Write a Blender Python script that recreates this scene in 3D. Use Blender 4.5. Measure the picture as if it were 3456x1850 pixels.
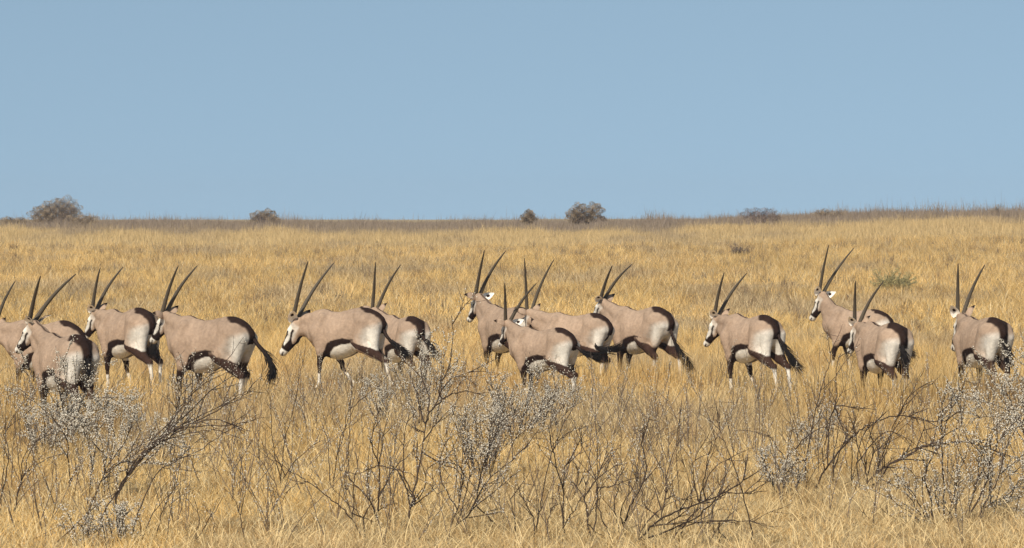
import bpy, math, random
import numpy as np
from mathutils import Vector, Matrix
R = math.radians
for o in list(bpy.data.objects): bpy.data.objects.remove(o)
sc = bpy.context.scene
C = sc.collection
# ---------------------------------------------------------------- camera, sky, sun, exposure
CAM_H = 2.72
FPX = 12342.0                     # focal length in photo pixels (photo 3456 wide)
PITCH = math.atan((925-735)/FPX)
cam_d = bpy.data.cameras.new('camera'); cam = bpy.data.objects.new('camera', cam_d); C.objects.link(cam)
cam.location = (0, 0, CAM_H); cam.rotation_euler = (math.pi/2-PITCH, 0, 0)
cam_d.sensor_width = 36; cam_d.lens = 36*FPX/3456; cam_d.clip_start = .5; cam_d.clip_end = 6000
cam_d.dof.use_dof = True; cam_d.dof.focus_distance = 50; cam_d.dof.aperture_fstop = 13
sc.camera = cam
SUN_EL, SUN_AZ = R(42), R(205)    # azimuth clockwise from +Y; 205 = behind the camera, a little left
w = bpy.data.worlds.new('World'); sc.world = w; w.use_nodes = True
nt = w.node_tree; bg = nt.nodes['Background']
sky = nt.nodes.new('ShaderNodeTexSky'); sky.sky_type = 'NISHITA'; sky.sun_disc = False
sky.sun_elevation = SUN_EL; sky.sun_rotation = SUN_AZ
sky.altitude = 1200; sky.air_density = 1.0; sky.dust_density = 0.0; sky.ozone_density = 3.0
hsv = nt.nodes.new('ShaderNodeHueSaturation'); hsv.inputs['Saturation'].default_value = 1.0; hsv.inputs['Value'].default_value = 1.0
tint = nt.nodes.new('ShaderNodeMix'); tint.data_type = 'RGBA'; tint.blend_type = 'MULTIPLY'; tint.inputs[0].default_value = 1
tint.inputs[7].default_value = (1.55, 1.34, 1.0, 1)
tc = nt.nodes.new('ShaderNodeTexCoord'); mp = nt.nodes.new('ShaderNodeVectorMath'); mp.operation = 'MULTIPLY_ADD'
mp.inputs[1].default_value = (1, 1, .75); mp.inputs[2].default_value = (0, 0, .26)
nm = nt.nodes.new('ShaderNodeVectorMath'); nm.operation = 'NORMALIZE'
nt.links.new(tc.outputs['Generated'], mp.inputs[0]); nt.links.new(mp.outputs[0], nm.inputs[0]); nt.links.new(nm.outputs[0], sky.inputs[0])
nt.links.new(sky.outputs[0], hsv.inputs['Color']); nt.links.new(hsv.outputs[0], tint.inputs[6])
nt.links.new(tint.outputs[2], bg.inputs[0]); bg.inputs[1].default_value = .10
sd = bpy.data.lights.new('sun', 'SUN'); sd.energy = 4.4; sd.angle = R(.53); sd.color = (1, .93, .81)
sun = bpy.data.objects.new('sun', sd); C.objects.link(sun)
sv = Vector((math.sin(SUN_AZ)*math.cos(SUN_EL), math.cos(SUN_AZ)*math.cos(SUN_EL), math.sin(SUN_EL)))
sun.rotation_euler = sv.to_track_quat('Z', 'Y').to_euler(); sun.location = (-20, -20, 40)
sc.view_settings.view_transform = 'Standard'; sc.view_settings.look = 'None'
sc.view_settings.exposure = 0.3; sc.view_settings.gamma = 1
# ---------------------------------------------------------------- helpers
def at(u, v, Y):
    """point at distance Y seen at (u, v) of a 2576-wide view of the place"""
    u = u/.7454; v = v/.7454
    t = math.tan(math.atan((925-v)/FPX)-PITCH)
    return np.array([(u-1728)/FPX*Y*1.0, Y, CAM_H+t*Y])
def link(name, me, mat=None, parent=None):
    o = bpy.data.objects.new(name, me); C.objects.link(o)
    if mat: me.materials.append(mat)
    if parent: o.parent = parent
    return o
def tag(o, label=None, cat=None, group=None, kind=None):
    for k, v in (('label', label), ('category', cat), ('group', group), ('kind', kind)):
        if v: o[k] = v
    return o
def empty(name, loc=(0, 0, 0), rz=0, s=1):
    o = bpy.data.objects.new(name, None); C.objects.link(o); o.empty_display_size = .3
    o.location = loc; o.rotation_euler = (0, 0, rz); o.scale = (s, s, s); return o
def mesh_np(name, V, F, col=None, smooth=False):
    """V (n,3); F list of int arrays, each (m,k) with k corners"""
    me = bpy.data.meshes.new(name)
    V = np.asarray(V, np.float32)
    Fs = [np.asarray(f, np.int32) for f in F if len(f)]
    nl = sum(f.size for f in Fs); nf = sum(len(f) for f in Fs)
    me.vertices.add(len(V)); me.vertices.foreach_set('co', V.ravel())
    me.loops.add(nl); me.loops.foreach_set('vertex_index', np.concatenate([f.ravel() for f in Fs]))
    me.polygons.add(nf)
    tot = np.concatenate([np.full(len(f), f.shape[1], np.int32) for f in Fs])
    me.polygons.foreach_set('loop_start', np.concatenate([[0], np.cumsum(tot)[:-1]]).astype(np.int32))
    me.polygons.foreach_set('loop_total', tot)
    if smooth: me.polygons.foreach_set('use_smooth', np.ones(nf, bool))
    if col is not None:
        a = me.color_attributes.new('Col', 'FLOAT_COLOR', 'POINT')
        c = np.ones((len(V), 4), np.float32); c[:, :3] = col; a.data.foreach_set('color', c.ravel())
    me.update(calc_edges=True); return me
def vnoise(x, y, seed=0):
    """smooth value noise, numpy"""
    x = np.asarray(x, float); y = np.asarray(y, float)
    xi = np.floor(x).astype(np.int64); yi = np.floor(y).astype(np.int64); fx = x-xi; fy = y-yi
    def h(a, b):
        n = (a*374761393+b*668265263+seed*974634777) & 0x7fffffff
        n = ((n ^ (n >> 13))*1274126177) & 0x7fffffff
        return ((n ^ (n >> 16)) & 0xffff)/65535.
    fx = fx*fx*(3-2*fx); fy = fy*fy*(3-2*fy)
    return (h(xi, yi)*(1-fx)+h(xi+1, yi)*fx)*(1-fy)+(h(xi, yi+1)*(1-fx)+h(xi+1, yi+1)*fx)*fy
def sst(a, b, x):
    t = np.clip((x-a)/(b-a), 0, 1); return t*t*(3-2*t)
def ground_z(x, y):
    x = np.asarray(x, float); y = np.asarray(y, float)
    rise = 2.1*np.clip((y-80)/180., 0, 1)**1.15
    rise = rise+np.where(y > 80, sst(80, 260, y), 0)*(.75*sst(4, 30, x)+.12*sst(-14, -34, x)+.1*(vnoise(x/9., y/30., 5)-.5))
    fall = 1.6*sst(262, 420, y)
    und = .05*(vnoise(x/7., y/9., 3)-.5)
    for bx, by, bz, br in ((-2.55, 55.2, .095, 1.1), (-1.76, 58.2, -.085, .9)):
        und = und+bz*np.exp(-(((x-bx)**2+(y-by)**2)/br**2)**2)
    return rise-fall+und
def wave(name, rgb, rough=.8, noise=0, scale=8, spec=.2):
    m = bpy.data.materials.new(name); m.use_nodes = True; n = m.node_tree; b = n.nodes['Principled BSDF']
    b.inputs['Roughness'].default_value = rough; b.inputs['Specular IOR Level'].default_value = spec
    if noise:
        t = n.nodes.new('ShaderNodeTexNoise'); t.inputs['Scale'].default_value = scale; t.inputs['Detail'].default_value = 4
        co = n.nodes.new('ShaderNodeTexCoord'); n.links.new(co.outputs['Object'], t.inputs['Vector'])
        r = n.nodes.new('ShaderNodeMapRange'); r.inputs[3].default_value = 1-noise; r.inputs[4].default_value = 1+noise
        n.links.new(t.outputs['Fac'], r.inputs[0])
        mx = n.nodes.new('ShaderNodeVectorMath'); mx.operation = 'SCALE'; mx.inputs[0].default_value = rgb
        n.links.new(r.outputs[0], mx.inputs['Scale']); n.links.new(mx.outputs[0], b.inputs['Base Color'])
    else: b.inputs['Base Color'].default_value = (*rgb, 1)
    return m
def attr_mat(name, rough=.85, transl=0, noise=.0, scale=30, spec=.15, bump=0):
    m = bpy.data.materials.new(name); m.use_nodes = True; n = m.node_tree; b = n.nodes['Principled BSDF']
    a = n.nodes.new('ShaderNodeAttribute'); a.attribute_name = 'Col'; src = a.outputs['Color']
    co = n.nodes.new('ShaderNodeTexCoord')
    if noise:
        t = n.nodes.new('ShaderNodeTexNoise'); t.inputs['Scale'].default_value = scale; t.inputs['Detail'].default_value = 5
        n.links.new(co.outputs['Object'], t.inputs['Vector'])
        r = n.nodes.new('ShaderNodeMapRange'); r.inputs[1].default_value = .3; r.inputs[2].default_value = .7
        r.inputs[3].default_value = 1-noise; r.inputs[4].default_value = 1+noise
        n.links.new(t.outputs['Fac'], r.inputs[0])
        mx = n.nodes.new('ShaderNodeVectorMath'); mx.operation = 'SCALE'
        n.links.new(src, mx.inputs[0]); n.links.new(r.outputs[0], mx.inputs['Scale']); src = mx.outputs[0]
    n.links.new(src, b.inputs['Base Color'])
    if bump:
        t2 = n.nodes.new('ShaderNodeTexNoise'); t2.inputs['Scale'].default_value = 60; t2.inputs['Detail'].default_value = 3
        mp = n.nodes.new('ShaderNodeMapping'); mp.inputs['Scale'].default_value = (.35, 1, 1)
        n.links.new(co.outputs['Object'], mp.inputs[0]); n.links.new(mp.outputs[0], t2.inputs['Vector'])
        bp = n.nodes.new('ShaderNodeBump'); bp.inputs['Strength'].default_value = bump; bp.inputs['Distance'].default_value = .01
        n.links.new(t2.outputs['Fac'], bp.inputs['Height']); n.links.new(bp.outputs[0], b.inputs['Normal'])
    b.inputs['Roughness'].default_value = rough; b.inputs['Specular IOR Level'].default_value = spec
    if transl:
        tr = n.nodes.new('ShaderNodeBsdfTranslucent'); n.links.new(src, tr.inputs[0])
        ms = n.nodes.new('ShaderNodeMixShader'); ms.inputs[0].default_value = transl
        out = n.nodes['Material Output']
        n.links.new(b.outputs[0], ms.inputs[1]); n.links.new(tr.outputs[0], ms.inputs[2]); n.links.new(ms.outputs[0], out.inputs[0])
    return m
M_grass = attr_mat('straw', .7, .33)
M_fur = attr_mat('fur', .9, 0, .12, 22, .05, .5)
M_horn = attr_mat('horn_keratin', .55, 0, .15, 60, .3)
M_hair = attr_mat('tail_hair', .75, 0, .2, 60, .15)
M_eye = wave('eye_black', (.01, .008, .006), .2, spec=.5)
M_stem = attr_mat('twig_bark', .85, 0, .2, 40, .15)
M_leaf = attr_mat('pale_leaf', .8, .15, .1, 40, .15)
# ---------------------------------------------------------------- ground sheet
def build_ground():
    xs = np.concatenate([[-2500, -900, -350, -160], np.linspace(-90, 90, 91), [160, 350, 900, 2500]])
    ys = np.concatenate([[-400, -60, 0, 10], np.linspace(18, 460, 148), [560, 800, 1500, 4000]])
    X, Y = np.meshgrid(xs, ys); Z = ground_z(X, Y)
    V = np.stack([X, Y, Z], -1).reshape(-1, 3); nx = len(xs)
    i = (np.arange(len(ys)-1)[:, None]*nx+np.arange(nx-1)).ravel()
    me = mesh_np('ground', V, [np.stack([i, i+1, i+nx+1, i+nx], 1)], smooth=True)
    m = bpy.data.materials.new('dry_soil'); m.use_nodes = True; n = m.node_tree; b = n.nodes['Principled BSDF']
    co = n.nodes.new('ShaderNodeTexCoord'); t = n.nodes.new('ShaderNodeTexNoise'); t.inputs['Scale'].default_value = 1.3; t.inputs['Detail'].default_value = 8
    n.links.new(co.outputs['Object'], t.inputs['Vector'])
    r = n.nodes.new('ShaderNodeValToRGB'); e = r.color_ramp.elements
    e[0].position = .3; e[0].color = (.27, .19, .10, 1); e[1].position = .7; e[1].color = (.44, .33, .17, 1)
    n.links.new(t.outputs['Fac'], r.inputs[0]); n.links.new(r.outputs[0], b.inputs['Base Color']); b.inputs['Roughness'].default_value = .95
    b.inputs['Specular IOR Level'].default_value = .1
    tag(link('ground', me, m), kind='structure')
build_ground()
# ---------------------------------------------------------------- grass
rng = np.random.default_rng(11)
def wedge(n, y0, y1, dens_pow=0.0, margin=None):
    """random points in the wedge the place is seen through, denser near by y**-dens_pow"""
    out = []; need = n
    if margin is None: margin = 9. if y1 > 100 else 3.2
    while need > 0:
        y = y0+(y1-y0)*rng.random(need*3)
        pw = (.155*y+margin)*y**(-dens_pow); pm = max((.155*y0+margin)*y0**(-dens_pow), (.155*y1+margin)*y1**(-dens_pow))
        y = y[rng.random(len(y))*pm < pw][:need]
        out.append(y); need -= len(y)
    y = np.concatenate(out); x = (rng.random(n)*2-1)*(.155*y+margin)
    return x, y
def blade_mesh(name, x, y, z0, L, az, lean, bend, wid, col, rows=3):
    """curved tapering blades; lean from vertical at root, lean+bend at tip (radians)"""
    n = len(x); P = np.zeros((n, rows+1, 3)); P[:, 0] = np.stack([x, y, z0], 1)
    dx, dy = np.cos(az), np.sin(az)
    for k in range(rows):
        a = lean+bend*(k+.5)/rows*1.4
        P[:, k+1, 0] = P[:, k, 0]+np.sin(a)*dx*L/rows
        P[:, k+1, 1] = P[:, k, 1]+np.sin(a)*dy*L/rows
        P[:, k+1, 2] = np.maximum(P[:, k, 2]+np.cos(a)*L/rows, z0+.015)
    fa = rng.random(n)*math.pi; wx, wy = np.cos(fa), np.sin(fa)*.5
    V = np.zeros((n, 2*rows+1, 3), np.float32)
    for k in range(rows):
        ww = wid*(1-.75*k/rows)*.5
        V[:, 2*k] = P[:, k]; V[:, 2*k+1] = P[:, k]
        V[:, 2*k, 0] -= wx*ww; V[:, 2*k, 1] -= wy*ww; V[:, 2*k+1, 0] += wx*ww; V[:, 2*k+1, 1] += wy*ww
    V[:, 2*rows] = P[:, rows]
    b = (np.arange(n)*(2*rows+1))[:, None]
    quads = np.concatenate([b+np.array([[2*k, 2*k+1, 2*k+3, 2*k+2]]) for k in range(rows-1)])
    tris = b+np.array([[2*rows-2, 2*rows-1, 2*rows]])
    cc = np.repeat(col[:, None, :], 2*rows+1, 1).reshape(-1, 3)
    return mesh_np(name, V.reshape(-1, 3), [quads, tris], cc)
STRAW = np.array([.77, .545, .235]); GOLD = np.array([.72, .465, .165]); RUST = np.array([.40, .235, .095]); GREY = np.array([.40, .305, .19]); PALE = np.array([.74, .60, .36])
def grass_color(x, y, n):
    a = vnoise(x/2.2, y/6., 21); b = vnoise(x/.7, y/1.6, 22); c = vnoise(x/5., y/14., 23)
    t = rng.random(n)
    col = STRAW*(1-t[:, None])+GOLD*t[:, None]
    a = a+.42*np.exp(-(((x-2.3)/2.6)**2+((y-49)/6.)**2)**1.5)+.25*np.exp(-(((x+1.5)/2.5)**2+((y-46)/5.)**2))
    g = (sst(.54, .9, a)*.75)[:, None]; col = col*(1-g)+GREY*1.15*g
    g = (sst(.62, .85, b)*.6)[:, None]; col = col*(1-g)+RUST*g
    p = (rng.random(n) < .10)[:, None]; col = np.where(p, PALE, col)
    d = (rng.random(n) < .07)[:, None]; col = np.where(d, RUST*.6, col)
    return col*(.68+.56*rng.random(n))[:, None]*(.9+.25*c)[:, None]
def clumped(n, y0, y1, dp, nclump, spread):
    cx, cy = wedge(nclump, y0, y1, dp)
    k = rng.integers(0, nclump, n); r = np.abs(rng.normal(0, spread, n)); a = rng.random(n)*2*math.pi
    return cx[k]+r*np.cos(a), cy[k]+r*np.sin(a), a, r/spread, k
def field(name, label, n, y0, y1, dp, hL, wid, clump_frac=.6, ncl=3000, spread=.16, rows=3):
    n1 = int(n*clump_frac); n2 = n-n1
    x1, y1_, a1, r1, k1 = clumped(n1, y0, y1, dp, ncl, spread)
    x2, y2 = wedge(n2, y0, y1, dp); a2 = rng.random(n2)*2*math.pi
    ch = (.55+.75*rng.random(ncl))[k1]; cm = np.ones((n, 1)); cm[:n1, 0] = (.72+.5*rng.random(ncl))[k1]
    x = np.concatenate([x1, x2]); y = np.concatenate([y1_, y2])
    az = np.concatenate([a1+rng.normal(0, .5, n1), a2])
    lean = np.concatenate([.12+.28*r1+np.abs(rng.normal(0, .12, n1)), np.abs(rng.normal(.25, .3, n2))])
    bend = np.abs(rng.normal(.5, .6, n))
    hn = .75+.55*vnoise(x/1.6, y/3.5, 31)
    L = hL*hn*(.55+.6*rng.random(n)); L[:n1] *= ch; L *= .36+.64*sst(32, 50, y)
    for hx_, hy_, hr_, hk_ in ((3.45, 54.6, 1.1, .55), (4.1, 55.0, .9, .55), (-3.2, 54.6, .9, .5), (-2.1, 54.4, .8, .4), (-6.0, 56.3, .9, .4)):
        L *= 1-hk_*np.exp(-(((x-hx_)/hr_)**2+((y-hy_)/1.6)**2))      # trodden down round the feet
    W = wid*(.7+.6*rng.random(n))
    return tag(link(name, blade_mesh(name, x, y, ground_z(x, y)-.01, L, az, lean, bend, W, grass_color(x, y, n)*cm, rows), M_grass), label, 'grass', kind='stuff')
field('dry_grass', 'golden dry grass in tangled tufts in front of and around the herd', 450000, 25, 80, .8, .44, .0068, .75, 9000, .13)
field('dry_grass', 'golden straw grass on the plain behind the herd', 440000, 78, 190, .5, .44, .014, .75, 15000, .20)
# straw lying in arcs over the foreground
def straw(n, y0, y1):
    x, y = wedge(n, y0, y1, .8); L = (.3+.4*rng.random(n))*(.6+.4*sst(34, 50, y))
    lean = np.abs(rng.normal(.55, .3, n)); bend = np.abs(rng.normal(1.1, .5, n)); az = rng.random(n)*2*math.pi
    col = (PALE*.5+STRAW*.5)*(.75+.45*rng.random(n))[:, None]
    tag(link('lying_straw', blade_mesh('lying_straw', x, y, ground_z(x, y)+.02, L, az, lean, bend, .006+.004*rng.random(n), col, 5), M_grass),
        'bleached bent straw stalks arching over the foreground grass', 'straw', kind='stuff')
straw(52000, 26, 62)
# small brown weeds dotted over the plain
def weeds():
    nc = 1500; cx, cy = wedge(nc, 40, 185, .3); m = 26; k = np.repeat(np.arange(nc), m); n = nc*m; a = rng.random(n)*6.28
    sp = (.05+.10*rng.random(nc))[k]; x = cx[k]+rng.normal(0, 1, n)*sp; y = cy[k]+rng.normal(0, 1, n)*sp
    L = (.22+.30*rng.random(nc))[k]*(.6+.6*rng.random(n))*(.6+.4*sst(40, 55, y))
    t = rng.random(nc)[k][:, None]; col = (np.array([.21, .135, .07])*t+np.array([.27, .215, .15])*(1-t))*(.7+.6*rng.random(n))[:, None]
    tag(link('brown_weeds', blade_mesh('brown_weeds', x, y, ground_z(x, y)-.01, L, a, np.abs(rng.normal(.3, .2, n)), rng.normal(.2, .5, n), (.006+.00008*y)*(.7+.6*rng.random(n)), col, 3), M_grass),
        'small brown and grey weeds dotted among the dry grass', 'weeds', kind='stuff')
weeds()
# grey brown scrub covering the far rise
def ridge():
    n = 210000; x, y = wedge(n, 172, 275, 0); hn = vnoise(x/1.6, y/6., 41)*.7+vnoise(x/.5, y/3., 42)*.3
    fz = sst(180, 222, y+12*vnoise(x/6., y/20., 43))
    keep = rng.random(n) < .25+.75*fz; x, y, hn, fz = x[keep], y[keep], hn[keep], fz[keep]; n = len(x)
    L = .26+.5*hn**2*fz+(.35*rng.random(n)+.5*np.clip(hn-.5, 0, 1))*(rng.random(n) < .12)
    k_ = sst(.3, .95, .7*vnoise(x/3., y/16., 44)+.85*sst(212, 262, y)+.25*(vnoise(x/.8, y/5., 45)-.5))[:, None]
    col = (np.array([.31, .24, .17])*k_+(STRAW*.6+GREY*.4)*(1-k_))*(.7+.5*rng.random(n))[:, None]
    tag(link('ridge_scrub', blade_mesh('ridge_scrub', x, y, ground_z(x, y)-.01, L, rng.random(n)*6.28, np.abs(rng.normal(.3, .3, n)), rng.normal(0, .5, n), .018+.02*rng.random(n), col, 2), M_grass),
        'greyish brown dry scrub along the far rise under the sky', 'scrub', kind='stuff')
ridge()
def fringe():
    """weeds and twigs standing up along the skyline"""
    n = 26000; x = (rng.random(n)*2-1)*48; y = rng.uniform(236, 263, n); c = vnoise(x/1.1, y*0+3, 61)*.6+vnoise(x/.3, y*0, 62)*.4
    L = .4+2.0*np.clip(c-.38, 0, 1)*rng.random(n)+.9*rng.random(n)*(rng.random(n) < .04)
    L *= .85+.2*sst(8, 26, x)
    col = np.array([.28, .215, .16])*(.7+.6*rng.random(n))[:, None]
    tag(link('ridge_weeds', blade_mesh('ridge_weeds', x, y, ground_z(x, y)+.1, L, rng.random(n)*6.28, np.abs(rng.normal(.2, .25, n)), rng.normal(0, .4, n), .022+.02*rng.random(n), col, 2), M_grass),
        'ragged weeds and twigs standing up along the skyline', 'weeds', kind='stuff')
fringe()
# ---------------------------------------------------------------- twigs and shrubs
class Tw:
    """collects tapering tubes and leaf blobs"""
    def __init__(s, seed): s.V = []; s.F = []; s.c = []; s.n = 0; s.lv = []; s.lc = []; s.r = np.random.default_rng(seed); s.k = 1.0
    def tube(s, P, r0, r1, col=(.055, .037, .027)):
        P = np.asarray(P, float); m = len(P)
        if m < 2: return
        T = np.gradient(P, axis=0); T /= np.linalg.norm(T, axis=1)[:, None]+1e-9
        U = np.cross(T, [0, 1, .3]); U /= np.linalg.norm(U, axis=1)[:, None]+1e-9; W = np.cross(T, U)
        rr = np.linspace(r0, r1, m)[:, None]*s.k; K = 4
        ring = [P+rr*(math.cos(a)*U+math.sin(a)*W) for a in np.arange(K)*2*math.pi/K]
        V = np.stack(ring, 1).reshape(-1, 3); b = s.n
        i = np.arange(m-1)[:, None]*K; j = np.arange(K)[None]
        q = np.stack([i+j, i+(j+1) % K, i+K+(j+1) % K, i+K+j], -1).reshape(-1, 4)+b
        s.V.append(V); s.F.append(q); s.n += len(V)
        s.c.append(np.repeat([np.array(col)*(.7+.6*s.r.random())], len(V), 0))
    def leaf(s, p, size, col=(.72, .65, .53)):
        s.lv.append((p, size*.56)); s.lc.append(np.array(col)*(.75+.4*s.r.random()))
    def beads(s, P, t0, dens, size, jit=.02, col=(.72, .65, .53)):
        P = np.asarray(P); seg = np.linalg.norm(np.diff(P, axis=0), axis=1); cum = np.concatenate([[0], np.cumsum(seg)])
        n = int(cum[-1]*(1-t0)*dens*1.35)
        for t in t0+(1-t0)*s.r.random(n):
            d = t*cum[-1]; q = np.array([np.interp(d, cum, P[:, k]) for k in range(3)])
            s.leaf(q+s.r.normal(0, jit*.55, 3), size*(.5+1.0*s.r.random()), col)
    def curve(s, p, d, L, wob=.25, n=7, up=.0):
        P = [np.array(p, float)]; d = np.array(d, float); d /= np.linalg.norm(d)
        for _ in range(n-1):
            d = d+s.r.normal(0, wob/3, 3)+np.array([0, 0, up/n]); d /= np.linalg.norm(d); P.append(P[-1]+d*L/(n-1))
        return np.array(P)
    def meshes(s, root, org):
        o = link('stems', mesh_np('stems', np.concatenate(s.V)-org, [np.concatenate(s.F)], np.concatenate(s.c), True), M_stem, root)
        if s.lv:
            p = np.array([a for a, b in s.lv]); sz = np.array([b for a, b in s.lv]); n = len(p)
            o6 = np.array([[1, 0, 0], [-1, 0, 0], [0, 1, 0], [0, -1, 0], [0, 0, 1], [0, 0, -1]], float)
            A = s.r.normal(size=(n, 3, 3)); Q = np.linalg.qr(A)[0]
            st = np.stack([np.full(n, 1.), .35+.4*s.r.random(n), .3+.4*s.r.random(n)], 1)*sz[:, None]
            V = np.einsum('vk,nk,nkj->nvj', o6, st, Q)+p[:, None]-org
            f = np.array([[0, 2, 4], [2, 1, 4], [1, 3, 4], [3, 0, 4], [2, 0, 5], [1, 2, 5], [3, 1, 5], [0, 3, 5]])
            F = (np.arange(n)*6)[:, None, None]+f[None]
            link('leaves', mesh_np('leaves', V.reshape(-1, 3), [F.reshape(-1, 3)], np.repeat(np.array(s.lc), 6, 0)), M_leaf, root)
def smooth_poly(P, n=5):
    P = np.asarray(P, float)
    if len(P) < 3: return np.array([P[0]+(P[-1]-P[0])*t for t in np.linspace(0, 1, n+1)])
    Q = np.vstack([2*P[0]-P[1], P, 2*P[-1]-P[-2]]); out = []
    for i in range(1, len(Q)-2):
        for t in np.arange(n)/n:
            out.append(.5*((2*Q[i])+(-Q[i-1]+Q[i+1])*t+(2*Q[i-1]-5*Q[i]+4*Q[i+1]-Q[i+2])*t*t+(-Q[i-1]+3*Q[i]-3*Q[i+1]+Q[i+2])*t**3))
    out.append(Q[-2]); return np.array(out)
def twigs_on(tw, P, r, n, L, t0=.25, leaf=0, size=.014, ang=.9, lt=.2, col=(.055, .037, .027)):
    m = len(P)
    for _ in range(n):
        i = int(m*(t0+(1-t0)*tw.r.random())); i = min(max(i, 1), m-2)
        d = P[i+1]-P[i-1]; d = d/(np.linalg.norm(d)+1e-9)
        e = tw.r.normal(size=3); e -= d*e.dot(d); e /= np.linalg.norm(e); a = ang*(.4+.6*tw.r.random())
        l = L*(.4+.8*tw.r.random())
        Q = tw.curve(P[i], d*math.cos(a)+e*math.sin(a)+np.array([0, 0, .25]), l, .22, 6)
        tw.tube(Q, r*.55, r*.25, col)
        if leaf: tw.beads(Q, lt, leaf, size)
        if l > L*.6:
            for _ in range(2):
                i2 = tw.r.integers(2, 5); Q2 = tw.curve(Q[i2], Q[i2]-Q[i2-1]+tw.r.normal(0, .05, 3), l*.5, .2, 4)
                tw.tube(Q2, r*.35, r*.2, col)
                if leaf: tw.beads(Q2, 0, leaf, size)
def traced(label, Y, stems, seed, leaf=0, tw_n=5, tw_L=.3, r=.006, depth=.25, size=.014, off=(0, 0), lt=.2, lf0=.45, extra=None):
    """shrub whose main stems follow polylines (zoom px of a quarter view, offset off) at distance Y"""
    tw = Tw(seed); tw.k = 1.0; org = None; done = []
    for s in stems:
        rr = r
        if isinstance(s[0], (int, float)): rr = r*s[0]; s = s[1:]
        dy = tw.r.normal(0, depth, 2); P = []; y0 = Y+dy[0]*.3; joined = None
        p0 = at(off[0]+.3513*s[0][0], 894.5+.3513*s[0][1], Y)
        for Q in done:                       # does this stem fork off an earlier one?
            sc_ = Y/Q[:, 1]; d_ = np.hypot(Q[:, 0]*sc_-p0[0], (Q[:, 2]-CAM_H)*sc_-(p0[2]-CAM_H)); k = int(d_.argmin())
            if d_[k] < .075 and (joined is None or d_[k] < joined[0]): joined = (d_[k], Q[k])
        if joined is not None: y0 = joined[1][1]
        for k, (zx, zy) in enumerate(s):
            t = k/(len(s)-1); P.append(at(off[0]+.3513*zx, 894.5+.3513*zy, y0+dy[1]*t))
        if joined is not None: P[0] = joined[1].copy()
        else:
            g = float(ground_z(P[0][0], P[0][1])); lift = P[0][2]-g
            if lift > .02:                   # foot hidden in the grass: carry the stem on down to the soil
                dv = P[1]-P[0]; dv = dv/(abs(dv[2])+1e-6); k_ = min(.35, lift*.5)
                P = [np.array([P[0][0]-np.clip(dv[0], -.6, .6)*k_*1.4, P[0][1], g-.02]), np.array([P[0][0]-np.clip(dv[0], -.6, .6)*k_*.8, P[0][1], g+lift*.5])]+P
        P = smooth_poly(P, 5)
        P[1:] += tw.r.normal(0, .0045, P[1:].shape); done.append(P)
        L = np.linalg.norm(np.diff(P, axis=0), axis=1).sum()
        tw.tube(P, rr, rr*.35)
        if leaf: tw.beads(P, lf0, leaf, size)
        twigs_on(tw, P, rr, int(tw_n*1.3*max(L, .5)), tw_L, .2, leaf, size, lt=lt)
        if org is None: org = np.array([P[0][0], P[0][1], float(ground_z(P[0][0], P[0][1]))])
    if extra: extra(tw)
    root = empty('shrub', org); tag(root, label, 'shrub', 'bare shrubs in the foreground'); tw.meshes(root, org); return root
def auto_shrub(label, u, v, n, H, seed, leaf=60, size=.015, spread=.5, bias=(0, 0), r=.005, tw_n=6, tw_L=.3, cat='shrub', group='pale leaved shrubs in the foreground', col=(.055, .037, .027), lcol=None, name='shrub', dist=None, lf0=.3):
    """shrub rooted on the ground where (u, v) looks; n stems of height H"""
    Y = dist or CAM_H*FPX/(v/.7454-735); p = at(u, v, Y); z = float(ground_z(p[0], Y)); org = np.array([p[0], Y, z]); tw = Tw(seed)
    for i in range(n):
        a = tw.r.random()*6.28; sp = spread*tw.r.random()**.6
        d = np.array([math.cos(a)*sp+bias[0], math.sin(a)*sp+bias[1], 1.])
        b = org+np.array([math.cos(a), math.sin(a), 0])*.12*tw.r.random()
        P = tw.curve(b-[0, 0, .02], d, H*(.6+.5*tw.r.random()), .2, 9, .1)
        tw.tube(P, r, r*.35, col)
        if leaf: tw.beads(P, lf0, leaf, size, .02, lcol or (.72, .65, .53))
        twigs_on(tw, P, r, tw_n, tw_L, .25, leaf, size, col=col)
    if lcol: tw.lc = [np.array(lcol)*(.7+.5*tw.r.random()) for _ in tw.lc]
    root = empty(name, org); tag(root, label, cat, group); tw.meshes(root, org); return root
# dry shrubs of the foreground, stems as they branch in the photo, base to tip
Q1, Q2, Q3, Q4 = (0, 0), (644, 0), (1288, 0), (1932, 0)
traced('leaning dark twiggy shrub at the lower left, its branches sweeping up to the right', 31.2, [
    (1.5, (840, 1370), (835, 1180), (825, 1010), (850, 950), (1000, 720), (1200, 590), (1400, 480), (1560, 460), (1800, 545)),
    (1.2, (690, 1370), (740, 1120), (820, 1010), (900, 880), (1100, 640), (1230, 470), (1310, 340), (1400, 240), (1540, 60)),
    (1.2, (825, 1010), (1000, 740), (1200, 560), (1500, 400), (1833, 240)), ((1000, 720), (1090, 600), (1300, 380), (1330, 200), (1350, 40)),
    ((1100, 640), (1260, 480), (1420, 220), (1640, 20)), ((1200, 580), (1500, 420), (1700, 290), (1833, 230)), ((1200, 590), (1300, 520), (1640, 500), (1900, 440)),
    ((1100, 640), (1330, 430), (1560, 210), (1800, 100)), ((1000, 720), (1200, 560), (1290, 280), (1310, 40)), ((770, 820), (900, 760), (1060, 640), (1200, 600), (1450, 560)),
    ((1110, 860), (1250, 760), (1450, 660), (1620, 540), (1833, 430)), ((850, 950), (1100, 650), (1360, 560), (1560, 520))], 101, leaf=26, tw_n=3.2, tw_L=.3, r=.0062, depth=.25, size=.012, off=Q1, lf0=.3)
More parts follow.
